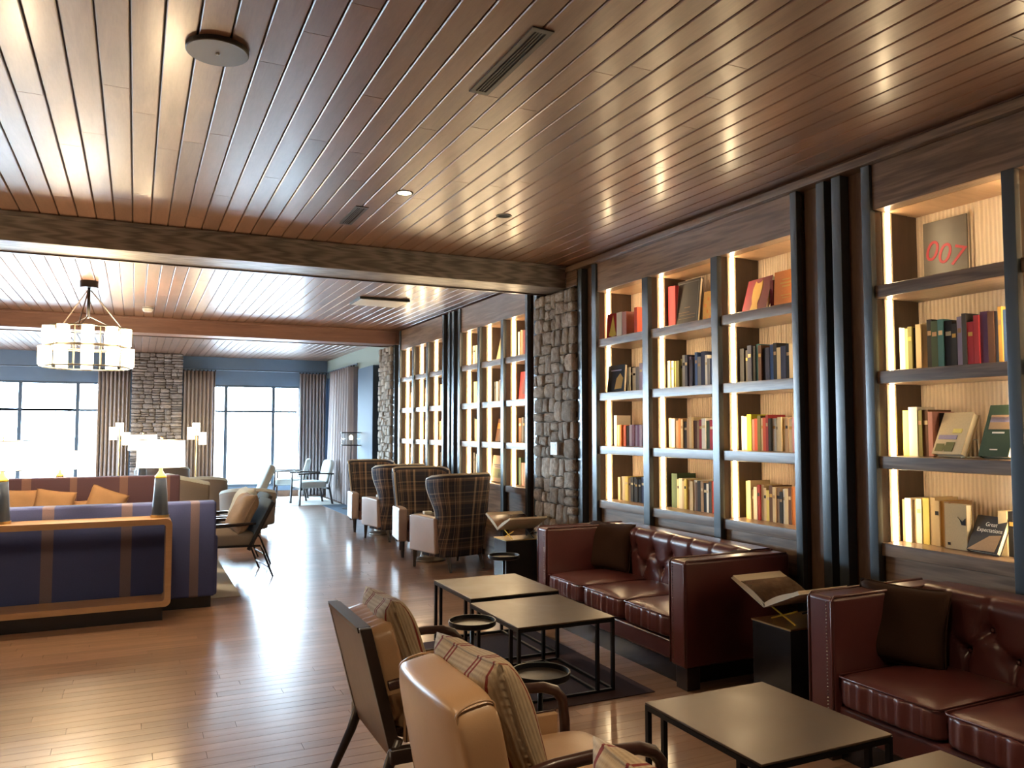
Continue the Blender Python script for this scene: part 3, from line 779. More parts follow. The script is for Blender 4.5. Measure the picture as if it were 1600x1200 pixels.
# ------------------------------------------------------------------ tan leather armchairs (foreground)
def tan_chair(label, loc, style, rz=90):
    t = thing('armchair', label, 'armchair', loc, R(rz), 'tan leather armchairs with dark wood frames')
    wd = M['blackwood']; lt = M['tan']
    for s in (-1, 1):
        mb = MB(); mb.tube([(s * .29, -.29, .32), (s * .30, -.31, .16), (s * .305, -.33, 0)], .024, 8, r2=.013); mb.build('leg', wd, t, smooth=True)
        mb = MB(); mb.tube([(s * .275, .22, .36), (s * .278, .27, .22), (s * .285, .335, .08), (s * .288, .37, 0)], .026, 8, r2=.014); mb.build('leg', wd, t, smooth=True)
        # bent-wood arm
        pts = [(s * .315, .27, .585), (s * .318, .10, .612), (s * .32, -.10, .620), (s * .32, -.19, .615), (s * .32, -.245, .595), (s * .32, -.275, .56), (s * .32, -.285, .48), (s * .318, -.29, .31)]
        mb = MB(); mb.tube(pts, .021, 8); mb.build('arm', M['redwood'], t, smooth=True)
        mb = MB(); mb.box(s * .287 - .012, s * .287 + .012, -.235, .20, .345, .53); p = mb.build('side_panel', lt, t, bevel=.010)
        m2 = MB(); m2.tube([(s * .30, -.235, .35), (s * .30, -.235, .53), (s * .30, .19, .53), (s * .30, .19, .35)], .004, 5); m2.build('piping', M['redwood'], p)
        mb = MB(); mb.box(s * .30 - .022, s * .30 + .022, -.31, .26, .275, .335); mb.build('side_rail', wd, t, bevel=.006)
    for y in (-.30, .22):
        mb = MB(); mb.box(-.278, .278, y - .02, y + .02, .275, .33); mb.build('seat_rail', wd, t, bevel=.005)
    mb = MB(); cush(mb, (0, -.055, .405), (.268, .285, .07), 7, 14, .02); sc = mb.build('seat_cushion', lt, t, smooth=True)
    if style == 'panel':
        def at(z): return .235 + (z - .30) * .26       # y of the leaning back at height z
        mb = MB(); mb.prism([(at(.28) + .0, .28), (at(.80), .80), (at(.80) + .014, .80), (at(.28) + .014, .28)], 'x', -.262, .262); mb.build('back_panel', M['backpanel'], t)
        for s in (-1, 1):
            mb = MB(); mb.prism([(at(.28) - .03, .28), (at(.80) - .03, .812), (at(.80) + .018, .812), (at(.28) + .018, .28)], 'x', *sorted((s * .262, s * .292))); mb.build('back_post', wd, t, bevel=.004)
        mb = MB(); mb.prism([(at(.79) - .03, .79), (at(.79) - .03, .812), (at(.81) + .02, .812), (at(.79) + .02, .79)], 'x', -.262, .262); mb.build('top_rail', wd, t)
        def rib(x, y, z, q):
            if q[2] > .5 or q[1] < -.5: y -= .004 * math.cos(x * 95) ; z += (.004 * math.cos(x * 95) if q[2] > .5 else 0)
            return x, y, z
        mb = MB(); cush(mb, (0, .232, .60), (.252, .058, .205), 8, 22, 0, rib, tilt=-.25); bc = mb.build('back_cushion', lt, t, smooth=True)
        mb = MB(); mb.box(-.26, .26, .19, .22, .37, .395); mb.build('lower_rail', M['redwood'], t, bevel=.005)
    else:
        def sh(x, y, z, q):
            return x, y + .02 * (1 - q[0] ** 2) * (1 if q[1] > 0 else .4), z + .012 * (1 - q[0] ** 4) * (q[2] > .9)
        mb = MB(); cush(mb, (0, .285, .545), (.298, .078, .275), 7, 20, 0, sh, tilt=-.2); bc = mb.build('backrest', lt, t, smooth=True)
        for s in (-1, 1):
            c, s_ = math.cos(-.2), math.sin(-.2); pts = []
            for k in range(15):
                a = PI * k / 14; yy = -.062 * math.cos(a) ; zz = .235 + .036 * math.sin(a) ** .6 if 0 < k < 14 else .20
                pts.append((s * .268, .285 + yy * c - zz * s_, .545 + yy * s_ + zz * c))
            lo0 = (s * .278, .285 - .066 * c + .22 * s_, .545 - .066 * s_ - .22 * c); lo1 = (s * .278, .285 + .075 * c + .22 * s_, .545 + .075 * s_ - .22 * c)
            m2 = MB(); m2.tube([lo0] + pts + [lo1], .004, 5); m2.build('piping', lt, bc, smooth=True)
    return t
tan_chair('tan leather armchair with flat walnut back and dark frame', (1.20, 3.42, 0), 'panel')
tan_chair('tan leather armchair with padded leather back, second from the left', (1.24, 2.43, 0), 'leather')
tan_chair('tan leather armchair mostly cut off by the bottom edge', (1.22, 1.36, 0), 'leather')
PIL = 'linen pillows on the tan armchairs'
pillow('dusky striped linen pillow on the walnut-backed armchair', .50, .46, .17, M['linen'], (1.145, 3.44, .445), (R(-20), R(3), R(88)), 11, PIL)
pillow('striped linen pillow on the padded tan armchair', .52, .47, .19, M['linen'], (1.16, 2.45, .445), (R(-20), R(2), R(92)), 12, PIL)
pillow('striped linen pillow poking up from the bottom edge', .50, .46, .18, M['linen'], (1.14, 1.40, .445), (R(-20), R(-2), R(90)), 13, PIL)

# ------------------------------------------------------------------ plaid wing chairs
def sstep(a, b, x):
    t = max(0, min(1, (x - a) / (b - a))); return t * t * (3 - 2 * t)
def wing_chair(label, loc, rz):
    t = thing('wing_chair', label, 'armchair', loc, rz, 'plaid-backed wing chairs by the far bookcases')
    H = 1.06; z0 = .17
    def W_(v): return .300 + .055 * sstep(.45, 1, v) + .02 * (1 - sstep(0, .35, v))
    def F_(v): return .16 + .16 * sstep(.50, .95, v) + .20 * (1 - sstep(.0, .5, v))
    def YB(v): return .26 + .10 * v
    def fn(u, v):
        a = (2 * u - 1) * PI / 2; sn, cs = math.sin(a), math.cos(a)
        x = W_(v) * math.copysign(abs(sn) ** .55, sn); y = YB(v) - F_(v) * (1 - max(0, cs) ** .62)
        return x, y, z0 + (H - z0) * v - .03 * v * (abs(2 * u - 1) ** 3)
    mb = MB(); mb.grid(fn, 49, 22, lambda u, v: ((u - .5) * 1.15, v * .89))
    sh = mb.build('backrest', M['plaid'], t, smooth=True, solid=.055, fix=False)
    pts = [fn(0, k / 18) for k in range(19)] + [fn(k / 36, 1) for k in range(1, 36)] + [fn(1, 1 - k / 18) for k in range(19)]
    m2 = MB(); m2.tube(pts, .0285, 8); m2.build('rolled_edge', M['plaid'], sh, smooth=True)
    m2 = MB(); m2.tube([(p[0] * 1.03, p[1] - (.030 if i < 19 or i > 53 else .0), p[2] + (.030 if 19 <= i <= 53 else .0)) for i, p in enumerate(pts)], .014, 6); m2.build('piping', M['piping'], sh, smooth=True)
    for s in (-1, 1):
        mb = MB(); mb.prism([(-.36, .20), (.18, .20), (.16, .60), (-.20, .615), (-.36, .605)], 'x', *sorted((s * .255, s * .365))); mb.build('arm', M['glare_leather'], t, bevel=.02, seg=3)
        mb = MB(); mb.tube([(s * .31, -.31, .20), (s * .31, -.33, 0)], .030, 4, r2=.017); mb.build('leg', M['blackwood'], t)
        mb = MB(); mb.tube([(s * .22, .22, .20), (s * .23, .30, 0)], .030, 4, r2=.017); mb.build('leg', M['blackwood'], t)
    mb = MB(); mb.box(-.255, .255, -.345, .22, .19, .33); mb.build('seat_base', M['brownl'], t, bevel=.012)
    mb = MB(); cush(mb, (0, -.085, .39), (.252, .27, .075), 7, 12, .025); mb.build('seat_cushion', M['brownl'], t, smooth=True)
    return t
wc = wing_chair('plaid wing chair nearest the camera, seen from behind', (3.36, 8.72, 0), R(180 + 14))
dup(wc, (3.40, 9.92, 0), R(-8), 'plaid wing chair facing the camera, middle of the row')
dup(wc, (3.46, 11.33, 0), R(180 + 10), 'plaid wing chair seen edge-on, half hidden behind the middle one')
dup(wc, (3.46, 12.60, 0), R(-6), 'plaid wing chair farthest away, by the far stone pillar')
def drum_table(label, x, y, cup):
    t = thing('drum_table', label, 'side table', (x, y, 0), 0, 'small drum tables between the wing chairs')
    mb = MB(); mb.lathe([(.001, 0), (.19, 0), (.19, .02), (.12, .05), (.09, .3), (.12, .52), (.001, .52)], 32); mb.build('pedestal', M['metalgrey'], t, smooth=False, bevel=.004, seg=1)
    mb = MB(); mb.lathe([(.001, .52), (.21, .52), (.215, .53), (.215, .555), (.21, .56), (.001, .56)], 36); mb.build('table_top', M['bronze'], t)
    b = MB(); b.box(-.05, .05, -.035, .035, 0, .035); o = b.build('coaster_box', M['white'], bevel=.004); o.location = (x - .04, y, .561); tag(o, cup, 'box')
drum_table('drum table between the two nearest wing chairs', 3.30, 9.32, 'small white box on the nearer drum table')
drum_table('drum table between the two farther wing chairs', 3.45, 11.95, 'small white box on the farther drum table')
# ================================================================== left lounge group
def console():
    t = thing('console_table', 'oak waterfall console table behind the navy sofa', 'console table', (-.9, 7.5, 0))
    x0, x1, y0, y1 = -1.35, 1.20, -.16, .16                       # local: world x -2.25 .. .30
    def loop(i, r_):
        pts = []
        a, b, c, d = x0 + i, x1 - i, .115 + i, .845 - i
        for cx, cz, s0 in ((b - r_, d - r_, 0), (a + r_, d - r_, 90), (a + r_, c + r_, 180), (b - r_, c + r_, 270)):
            for k in range(7):
                an = R(s0 + 15 * k); pts.append((cx + r_ * math.cos(an), cz + r_ * math.sin(an)))
        return pts
    o_, i_ = loop(0, .05), loop(.048, .025); n = len(o_); mb = MB()
    for y in (y0, y1):
        for p in o_: mb.v.append((p[0], y, p[1]))
        for p in i_: mb.v.append((p[0], y, p[1]))
    for k in range(n):
        k2 = (k + 1) % n
        mb.f += [(k, k2, n + k2, n + k), (2*n + k, 3*n + k, 3*n + k2, 2*n + k2), (k, 2*n + k, 2*n + k2, k2), (n + k, n + k2, 3*n + k2, 3*n + k)]
    mb.build('waterfall_frame', M['oakframe'], t)
    mb = MB(); mb.box(x0 + .06, x1 - .06, y0 + .03, y1 - .01, 0, .115); mb.build('plinth', M['blackmatt'], t)
console()
def box_sofa(name, label, x0, x1, y0, y1, back, arm, seat, mat, face, group):
    """face +1: opens to +y (its back towards the camera), -1: opens to -y"""
    t = thing(name, label, 'sofa', (0, 0, 0), 0, group); bk = (y0, y0 + .2) if face > 0 else (y1 - .2, y1)
    mb = MB(); mb.box(x0 + .02, x1 - .02, bk[0], bk[1], .10, back); mb.build('backrest', mat, t, bevel=.02, seg=3)
    for a, b in ((x0, x0 + .2), (x1 - .2, x1)):
        ya, yb = (bk[1] - .17, y1) if face > 0 else (y0, bk[0] + .17)
        mb = MB(); mb.box(a, b, ya, yb, .10, arm); mb.build('arm', mat, t, bevel=.025, seg=3)
    ya, yb = (bk[1], y1) if face > 0 else (y0, bk[0])
    mb = MB(); mb.box(x0 + .2, x1 - .2, ya, yb, .10, .28); mb.build('seat_base', mat, t, bevel=.01)
    n = 3; wd = (x1 - x0 - .4) / n
    for k in range(n):
        mb = MB(); cush(mb, (x0 + .2 + wd * (k + .5), (ya + yb) / 2, .36), (wd / 2 - .005, (yb - ya) / 2, .085), 8, 10, .015); mb.build('seat_cushion', mat, t, smooth=True)
    mb = MB(); mb.box(x0 + .05, x1 - .05, y0 + .04, y1 - .04, 0, .105); mb.build('plinth', M['blackmatt'], t)
    return t
box_sofa('sofa', 'navy striped sofa with its back to the oak console', -2.3, .70, 7.70, 8.62, .945, .64, .42, M['navysofa'], 1, 'striped sofas facing each other')
box_sofa('sofa', 'plum striped sofa facing the camera with ochre pillows', -2.3, .56, 10.55, 11.45, 1.0, .66, .42, M['plumsofa'], -1, 'striped sofas facing each other')
OP = 'ochre pillows on the plum sofa'
for i, (x, y, rx, ry, rz, l) in enumerate(((-1.22, 11.08, -16, 2, 6, 'ochre pillow at the left end of the plum sofa'), (-.92, 10.98, -20, 8, -8, 'large ochre pillow in the middle of the plum sofa, leaning on its neighbour'),
        (-.62, 11.02, -40, 0, 4, 'low ochre pillow lying back on the plum sofa'), (-.40, 11.05, -16, 22, 4, 'ochre pillow tilted on one corner, rightmost on the plum sofa'))):
    pillow(l, .44, .44 if i != 2 else .34, .15, M['orange'], (x, y, .45), (R(rx), R(ry), R(rz)), 30 + i, OP)

def table_lamp(label, x, y, z):
    t = thing('table_lamp', label, 'lamp', (x, y, z), 0, 'navy table lamps with drum shades')
    mb = MB(); mb.lathe([(.001, 0), (.074, 0), (.074, .022), (.001, .022)], 28); mb.build('foot', M['brass'], t)
    mb = MB(); mb.lathe([(.001, .022), (.068, .022), (.066, .03), (.046, .335), (.001, .335)], 28); mb.build('lamp_base', M['lampbase'], t)
    mb = MB(); mb.lathe([(.001, .335), (.047, .335), (.045, .352), (.028, .375), (.016, .395), (.012, .44), (.001, .44)], 24); mb.build('neck', M['brassy'], t, smooth=True)
    mb = MB(); n = 40
    for (ra, rb) in (((.195, .425), (.188, .66)),):
        mb.lathe([(.195, .425), (.188, .66), (.185, .66), (.192, .425)], n); mb.f = mb.f[:-2]
        for k in range(n): mb.f.append((3 * n + k, 3 * n + (k + 1) % n, (k + 1) % n, k))
    mb.build('lamp_shade', M['shade'], t, smooth=False)
    for rr, zz in ((.1885, .66), (.1955, .425)):
        mb = MB(); mb.tube([(rr * math.cos(2*PI*k/40), rr * math.sin(2*PI*k/40), zz) for k in range(40)], .0035, 5, closed=True); mb.build('shade_rim', M['metalgrey'], t, smooth=True)
    mb = MB(); cush(mb, (0, 0, .53), (.035, .035, .05), 2.2, 6); mb.build('bulb', M['bulb'], t, smooth=True)
    mb = MB(); mb.lathe([(.004, .44), (.004, .67), (.010, .675), (.010, .685), (.001, .69)], 10); mb.bar((-.186, 0, .655), (.186, 0, .655), .004); mb.bar((0, -.186, .655), (0, .186, .655), .004); mb.build('harp', M['brass'], t)
    l = bpy.data.lights.new('lamp_glow', 'POINT'); l.energy = 22; l.color = (1, .72, .42); l.shadow_soft_size = .05
    o = bpy.data.objects.new('lamp_glow', l); COL.objects.link(o); o.parent = t; o.location = (0, 0, .60)
    return t
table_lamp('navy table lamp at the right end of the oak console', .205, 7.5, .846)
table_lamp('navy table lamp cut by the left edge on the oak console', -.955, 7.5, .846)
# far console behind the plum sofa
def far_console():
    t = thing('console_table', 'far console table behind the plum sofa', 'console table', (0, 0, 0))
    mb = MB(); mb.box(-2.2, .4, 11.52, 11.82, .62, .66); mb.build('table_top', M['oakframe'], t, bevel=.004)
    for x in (-2.15, .33):
        mb = MB(); mb.box(x, x + .04, 11.54, 11.80, 0, .62); mb.build('leg_panel', M['oakframe'], t)
far_console()
table_lamp('navy table lamp behind the plum sofa, in front of the left window', -.86, 11.66, .662)
table_lamp('table lamp just behind the plum sofa, its shade overlapping the chimney', .10, 12.95, .862)
def small_pedestal():
    t = thing('pedestal_table', 'slim pedestal table carrying the lamp by the chimney', 'side table', (.10, 12.95, 0))
    mb = MB(); mb.lathe([(.001, 0), (.2, 0), (.2, .02), (.03, .05), (.03, .82), (.001, .82)], 24); mb.build('pedestal', M['black'], t)
    mb = MB(); mb.lathe([(.001, .82), (.25, .82), (.25, .86), (.001, .86)], 32); mb.build('table_top', M['bronze'], t)
small_pedestal()

# slim metal lounge chairs at the aisle, facing the sofas (to -x)
M['ribbeige'] = fabric('ribbed_beige_cloth', (.32, .24, .17), .3, 60)
def metal_chair(label, loc, rz, cloth):
    t = thing('lounge_chair', label, 'armchair', loc, rz, 'slim metal-framed lounge chairs by the aisle')
    for s in (-1, 1):
        mb = MB(); mb.tube([(s * .30, .44, 0), (s * .30, .33, .28), (s * .30, .30, .34), (s * .30, -.28, .36)], .011, 6); mb.build('rear_leg', M['black'], t)
        mb = MB(); mb.tube([(s * .30, -.34, 0), (s * .30, -.26, .36), (s * .30, -.20, .56), (s * .30, .25, .58)], .011, 6); mb.build('front_leg', M['black'], t)
        mb = MB(); mb.tube([(s * .28, .18, .30), (s * .28, .44, .80)], .022, 4); mb.build('back_post', M['black'], t)
        mb = MB(); mb.box(s * .30 - .02, s * .30 + .02, -.2, .22, .575, .595); mb.build('armrest', M['blackwood'], t, bevel=.005)
    mb = MB(); mb.tube([(-.30, .40, .10), (.30, .40, .10)], .008, 6); mb.build('stretcher', M['black'], t)
    mb = MB(); cush(mb, (0, -.03, .41), (.285, .30, .075), 7, 10, .02); mb.build('seat_cushion', cloth, t, smooth=True)
    mb = MB(); cush(mb, (0, .33, .60), (.265, .025, .25), 8, 10, 0, None, tilt=-.48); mb.build('back_panel', M['bluecarpet'], t, smooth=True)
    return t
metal_chair('slim metal-framed chair beside the navy sofa, nearer of two', (.92, 9.28, 0), R(-84), M['greige'])
metal_chair('slim metal-framed chair beside the sofas, farther of two', (1.02, 10.12, 0), R(-84), M['greige'])
pillow('ribbed beige pillow on the nearer metal-framed chair', .52, .46, .20, M['ribbeige'], (.985, 9.26, .47), (R(-26), R(0), R(-84)), 41)
pillow('pale pillow on the farther metal-framed chair', .52, .46, .20, M['palechair'], (1.09, 10.12, .47), (R(-24), 0, R(-84)), 42)

# tub chairs behind
def tub_chair(label, loc, rz, h=.80, w_=.36):
    t = thing('tub_chair', label, 'armchair', loc, rz, 'greige tub chairs in the far lounge')
    def fn(u, v):
        a = (2 * u - 1) * R(120); sn, cs = math.sin(a), math.cos(a); top = h - .16 * (1 - cs) * .5
        return w_ * sn * (1 + .06 * v), w_ * cs * (1 + .06 * v), .12 + (top - .12) * v
    mb = MB(); mb.grid(fn, 37, 8); b = mb.build('backrest', M['greige'], t, smooth=True, solid=.09, fix=False)
    pts = [fn(k / 30, 1) for k in range(31)]; m2 = MB(); m2.tube(pts, .048, 8); m2.build('rolled_edge', M['palechair'], b, smooth=True)  # pale edge colour stands in for rim light along the chair back
    mb = MB(); cush(mb, (0, -.04, .36), (.29, .31, .09), 4, 10, .02); mb.build('seat_cushion', M['greige'], t, smooth=True)
    mb = MB(); mb.lathe([(.001, .05), (.30, .05), (.33, .27), (.001, .27)], 28); mb.build('seat_base', M['greige'], t, smooth=False)
    for a in (45, 135, 225, 315):
        mb = MB(); mb.tube([(.25 * math.cos(R(a)), .25 * math.sin(R(a)), .08), (.27 * math.cos(R(a)), .27 * math.sin(R(a)), 0)], .022, 6, r2=.014); mb.build('leg', M['blackwood'], t)
    return t
tub_chair('greige tub chair right behind the lamp end of the plum sofa', (.74, 12.35, 0), R(100), .93, .30)
tub_chair('greige tub chair with its back to the camera, in the far lounge', (1.00, 14.0, 0), R(180), .80, .34)
tub_chair('low greige tub chair nearest the aisle in the far lounge', (1.62, 13.1, 0), R(170), .66, .36)
tub_chair('greige tub chair in front of the chimney in the far lounge', (.42, 14.6, 0), R(180), .98, .36)
# striped ottoman
pillow('black and white striped pillow lying on the seat of the farther metal-framed chair', .50, .36, .12, M['zebra'], (.90, 10.10, .525), (R(82), 0, R(-84)), 43)

# pale lounge chair and low table by the far window
def recliner():
    t = thing('lounge_chair', 'pale lounge chair leaning back before the far window', 'armchair', (1.86, 15.6, 0), R(-95))
    mb = MB(); cush(mb, (0, -.05, .34), (.32, .34, .09), 6, 10, .02); mb.build('seat_cushion', M['palechair'], t, smooth=True)
    mb = MB(); cush(mb, (0, .36, .62), (.32, .08, .33), 5, 10, 0, None, tilt=-.42); mb.build('backrest', M['palechair'], t, smooth=True)
    for s in (-1, 1):
        mb = MB(); mb.tube([(s * .30, -.34, 0), (s * .30, -.3, .28), (s * .30, .22, .26), (s * .30, .36, 0)], .016, 6); mb.build('leg_frame', M['blackwood'], t)
recliner()
def pale_chair(label, loc, rz):
    t = thing('armchair', label, 'armchair', loc, rz, 'pale armchairs with thin dark arms by the window')
    for s in (-1, 1):
        mb = MB(); mb.tube([(s * .33, -.33, 0), (s * .33, -.30, .66)], .026, 6, r2=.018); mb.build('leg', M['blackwood'], t)
        mb = MB(); mb.tube([(s * .33, .38, 0), (s * .33, .30, .40), (s * .33, .34, .66)], .024, 6, r2=.018); mb.build('leg', M['blackwood'], t)
        mb = MB(); mb.tube([(s * .33, -.36, .66), (s * .33, 0, .67), (s * .33, .40, .645)], .020, 6); mb.build('arm', M['blackwood'], t, smooth=True)
    for y in (-.28, .28):
        mb = MB(); mb.box(-.33, .33, y - .015, y + .015, .32, .36); mb.build('seat_rail', M['blackwood'], t)
    mb = MB(); cush(mb, (0, -.02, .42), (.295, .30, .07), 7, 10, .02); mb.build('seat_cushion', M['palechair'], t, smooth=True)
    mb = MB(); cush(mb, (0, .35, .68), (.285, .055, .26), 5, 10, 0, None, tilt=-.24); mb.build('back_cushion', M['palechair'], t, smooth=True)
    return t
pale_chair('pale armchair with dark arms on the light rug, nearer one', (3.42, 17.35, 0), R(-84))
pale_chair('pale armchair with dark arms behind its twin, against the window', (3.18, 18.45, 0), R(-104))
mb = MB(); mb.box(2.1, 4.0, 16.95, 19.3, 0, .008); tag(mb.build('rug', M['whiterug'], bevel=.002, seg=1), 'pale rug under the armchairs by the far window', 'rug')
mb = MB(); mb.box(3.58, 4.25, 13.96, 16.9, 0, .006); tag(mb.build('carpet', M['bluecarpet']), 'slate blue carpet strip along the far side wall', 'carpet')
mb = MB(); mb.box(-2.4, .95, 8.1, 12.2, 0, .006); tag(mb.build('rug', M['whiterug'], bevel=.002, seg=1), 'pale rug under the facing striped sofas', 'rug')

# ------------------------------------------------------------------ chandelier
def chandelier(label, loc):
    t = thing('chandelier', label, 'chandelier', loc, 0, 'two-tier drum chandeliers')       # loc at the ceiling
    mb = MB(); mb.lathe([(.001, -.075), (.095, -.075), (.095, 0), (.001, 0)], 28); mb.build('canopy', M['black'], t)
    mb = MB(); mb.lathe([(.016, -.42), (.016, -.075)], 12); mb.build('stem', M['black'], t, smooth=True)
    for k in range(3):
        a = R(20 + 120 * k); ca, sa = math.cos(a), math.sin(a)
        mb = MB(); mb.bar((.02 * ca, .02 * sa, -.10), (.40 * ca, .40 * sa, -.54), .012); mb.build('strap', M['blackwood'], t)
        mb = MB(); mb.bar((.015 * ca, .015 * sa, -.40), (.40 * ca, .40 * sa, -.56), .010); mb.build('brace', M['black'], t)
    l = bpy.data.lights.new('chandelier_glow', 'POINT'); l.energy = 55; l.color = (1, .76, .50); l.shadow_soft_size = .15
    o = bpy.data.objects.new('chandelier_glow', l); COL.objects.link(o); o.parent = t; o.location = (0, 0, -.72)
    for (r_, z0, z1, n, off) in ((.40, -.73, -.54, 10, -87), (.435, -.965, -.765, 10, -87)):
        for z in (z0 - .012, z1 + .004) if z1 > -.6 else (z0 - .012, z1 + .008):
            mb = MB(); mb.tube([(r_ * math.cos(2*PI*k/48), r_ * math.sin(2*PI*k/48), z) for k in range(48)], .010, 6, closed=True); mb.build('ring', M['metalgrey'], t, smooth=True)
        for k in range(n):
            a = R(off + 360 * k / n); c = (r_ * math.cos(a), r_ * math.sin(a), 0)
            mb = MB(); mb.lathe([(.001, z0), (.062, z0), (.062, z1), (.001, z1)], 16, c); mb.build('glass_shade', M['glowglass'], t, smooth=False)
            mb = MB(); a2 = a + R(18); mb.bar((r_ * math.cos(a2), r_ * math.sin(a2), z0 - .01), (r_ * math.cos(a2), r_ * math.sin(a2), z1 + .005), .007); mb.build('upright', M['metalgrey'], t)
    return t
chandelier('two-tier drum chandelier of glowing glass cylinders hanging from the ceiling', (-.515, 10.1, CZ - .001))
chandelier('second drum chandelier over the near left seating, outside the photo', (-3.4, 4.6, CZ - .001))

# ------------------------------------------------------------------ cluster floor lamps, lantern, curtains
def cluster_lamp(label, x, y, mirror=1):
    t = thing('cluster_lamp', label, 'lamp', (x, y, 0), 0, 'lamps with three small cylinder shades beside the chimney')
    mb = MB(); mb.lathe([(.001, 0), (.14, 0), (.14, .02), (.001, .02)], 24); mb.build('base', M['brass'], t)
    mb = MB(); mb.lathe([(.012, .02), (.012, 1.62)], 10); mb.build('pole', M['brass'], t, smooth=True)
    for dx, dy, z in ((-.11, -.05, 1.38), (.0, .09, 1.47), (.12, -.02, 1.27)):
        mb = MB(); mb.lathe([(.001, z), (.075, z), (.075, z + .26), (.001, z + .26)], 20, (dx, dy, 0)); s = mb.build('lamp_shade', M['glowglass'], t)
        m2 = MB(); m2.bar((0, 0, z + .10), (dx, dy, z + .10), .008); m2.build('arm', M['brass'], s)
cluster_lamp('cluster lamp with three glowing cylinders left of the chimney', -.30, 18.3)
cluster_lamp('cluster lamp with three glowing cylinders right of the chimney', 1.18, 18.3)
def lantern():
    t = thing('floor_lantern', 'glass drum lantern lamp with a bare bulb before the side curtain', 'lamp', (3.93, 15.9, 0))
    mb = MB(); mb.lathe([(.001, 0), (.16, 0), (.16, .02), (.001, .02)], 24); mb.build('base', M['black'], t)
    mb = MB(); mb.lathe([(.010, .02), (.010, 1.27)], 10); mb.build('pole', M['black'], t)
    for z in (1.275, 1.53):
        mb = MB(); mb.tube([(.20 * math.cos(2*PI*k/36), .20 * math.sin(2*PI*k/36), z) for k in range(36)], .010, 6, closed=True); mb.bar((-.20, 0, z), (.20, 0, z), .008); mb.build('ring', M['black'], t)
    mb = MB(); n = 36
    mb.lathe([(.196, 1.285), (.196, 1.52), (.192, 1.52), (.192, 1.285)], n); mb.f = mb.f[:-2]
    for k in range(n): mb.f.append((3*n + k, 3*n + (k+1) % n, (k+1) % n, k))
    mb.build('glass_drum', M['glass'], t, smooth=True)
    mb = MB(); cush(mb, (0, 0, 1.43), (.035, .035, .045), 2.2, 6); mb.build('bulb', M['bulb'], t, smooth=True)
    mb = MB(); mb.lathe([(.008, 1.27), (.008, 1.39)], 8); mb.build('socket', M['black'], t)
lantern()
def curtain(label, p0, p1, z0, z1, folds, amp, flare=0, nrm=(0, -1)):
    dx, dy = p1[0] - p0[0], p1[1] - p0[1]
    def fn(u, v):
        k = 1 + flare * (1 - v); uu = .5 + (u - .5) * k
        a = amp * (.75 + .35 * (1 - v)) * (math.sin(2 * PI * folds * u) + .35 * math.sin(2 * PI * folds * 2.03 * u + 1.1))
        return p0[0] + dx * uu + nrm[0] * a, p0[1] + dy * uu + nrm[1] * a, z0 + (z1 - z0) * v
    mb = MB(); mb.grid(fn, folds * 12 + 1, 10); o = mb.build('curtain', M['curtain'], None, smooth=True, solid=.006, fix=False)
    tag(o, label, 'curtain', 'long pleated curtains at the far windows')
    mb = MB()
    for k in range(folds + 1):
        u = k / folds; mb.box(p0[0] + dx * u - .012, p0[0] + dx * u + .012, p0[1] + dy * u - .012, p0[1] + dy * u + .012, z1 - .005, z1 + .03)
    mb.build('hooks', M['black'], o)['kind'] = 'stuff'
curtain('pleated curtain left of the chimney, behind the cluster lamp', (-.76, 19.3), (-.13, 19.3), .03, 2.88, 8, .06)
curtain('pleated curtain right of the chimney, beside the far window', (.95, 19.3), (1.62, 19.3), .03, 2.92, 8, .06)
curtain('pleated curtain at the right side of the far window', (3.52, 19.3), (4.14, 19.3), .03, 2.92, 8, .06)
curtain('flared pleated curtain on the side wall behind the glass lantern', (4.12, 18.4), (4.12, 16.5), .03, 2.92, 8, .13, .14, (-1, 0))
for a, b, l in (((-6.9, 19.3, 2.92), (-.12, 19.3, 2.92), 'dark curtain rod above the left far window'), ((.94, 19.3, 2.96), (4.2, 19.3, 2.96), 'dark curtain rod above the right far window'), ((4.14, 19.2, 2.96), (4.14, 16.3, 2.96), 'curtain rod on the side wall')):
    t = thing('curtain_rod', l, 'curtain rod', a)
    d = tuple(b[i] - a[i] for i in range(3)); mb = MB(); mb.tube([(0, 0, 0), d], .014, 8); mb.build('rod', M['frame'], t)
    for k in (.12, .5, .88):
        p = tuple(d[i] * k for i in range(3)); mb = MB()
        mb.bar(p, (p[0], p[1] + .29, p[2]) if abs(d[0]) > abs(d[1]) else (p[0] + .12, p[1], p[2]), .012); mb.build('bracket', M['frame'], t)

# ------------------------------------------------------------------ ceiling fittings, thermostat
t = thing('ceiling_speaker', 'round grey speaker disc on the ceiling at upper left', 'speaker', (.285, 3.63, CZ))
mb = MB(); mb.lathe([(.001, -.022), (.128, -.022), (.132, -.018), (.132, 0), (.001, 0)], 48); mb.build('grille', M['vent'], t, smooth=False)
mb = MB(); mb.lathe([(.001, -.028), (.009, -.027), (.009, -.022), (.001, -.022)], 12); mb.build('knob', M['white'], t)
def vent(label, x, y0, y1, w_=.10):
    t = thing('ceiling_vent', label, 'vent', (x, (y0 + y1) / 2, CZ), 0, 'slot vents in the plank ceiling'); h = (y1 - y0) / 2
    for s in (-1, 1):
        mb = MB(); mb.box(*sorted((s * w_ / 2, s * (w_ / 2 - .022))), -h, h, -.006, 0); mb.build('side_rail', M['vent'], t)
        mb = MB(); mb.box(-w_ / 2 + .022, w_ / 2 - .022, *sorted((s * h, s * (h - .03))), -.006, 0); mb.build('end_rail', M['vent'], t)
    mb = MB(); mb.box(-w_ / 2 + .02, w_ / 2 - .02, -h + .03, h - .03, -.0015, -.0005); mb.build('slot', M['dark'], t)
    for k in (-.014, 0, .014):
        mb = MB(); mb.box(k - .003, k + .003, -h + .03, h - .03, -.005, -.0015); mb.build('fin', M['vent'], t)
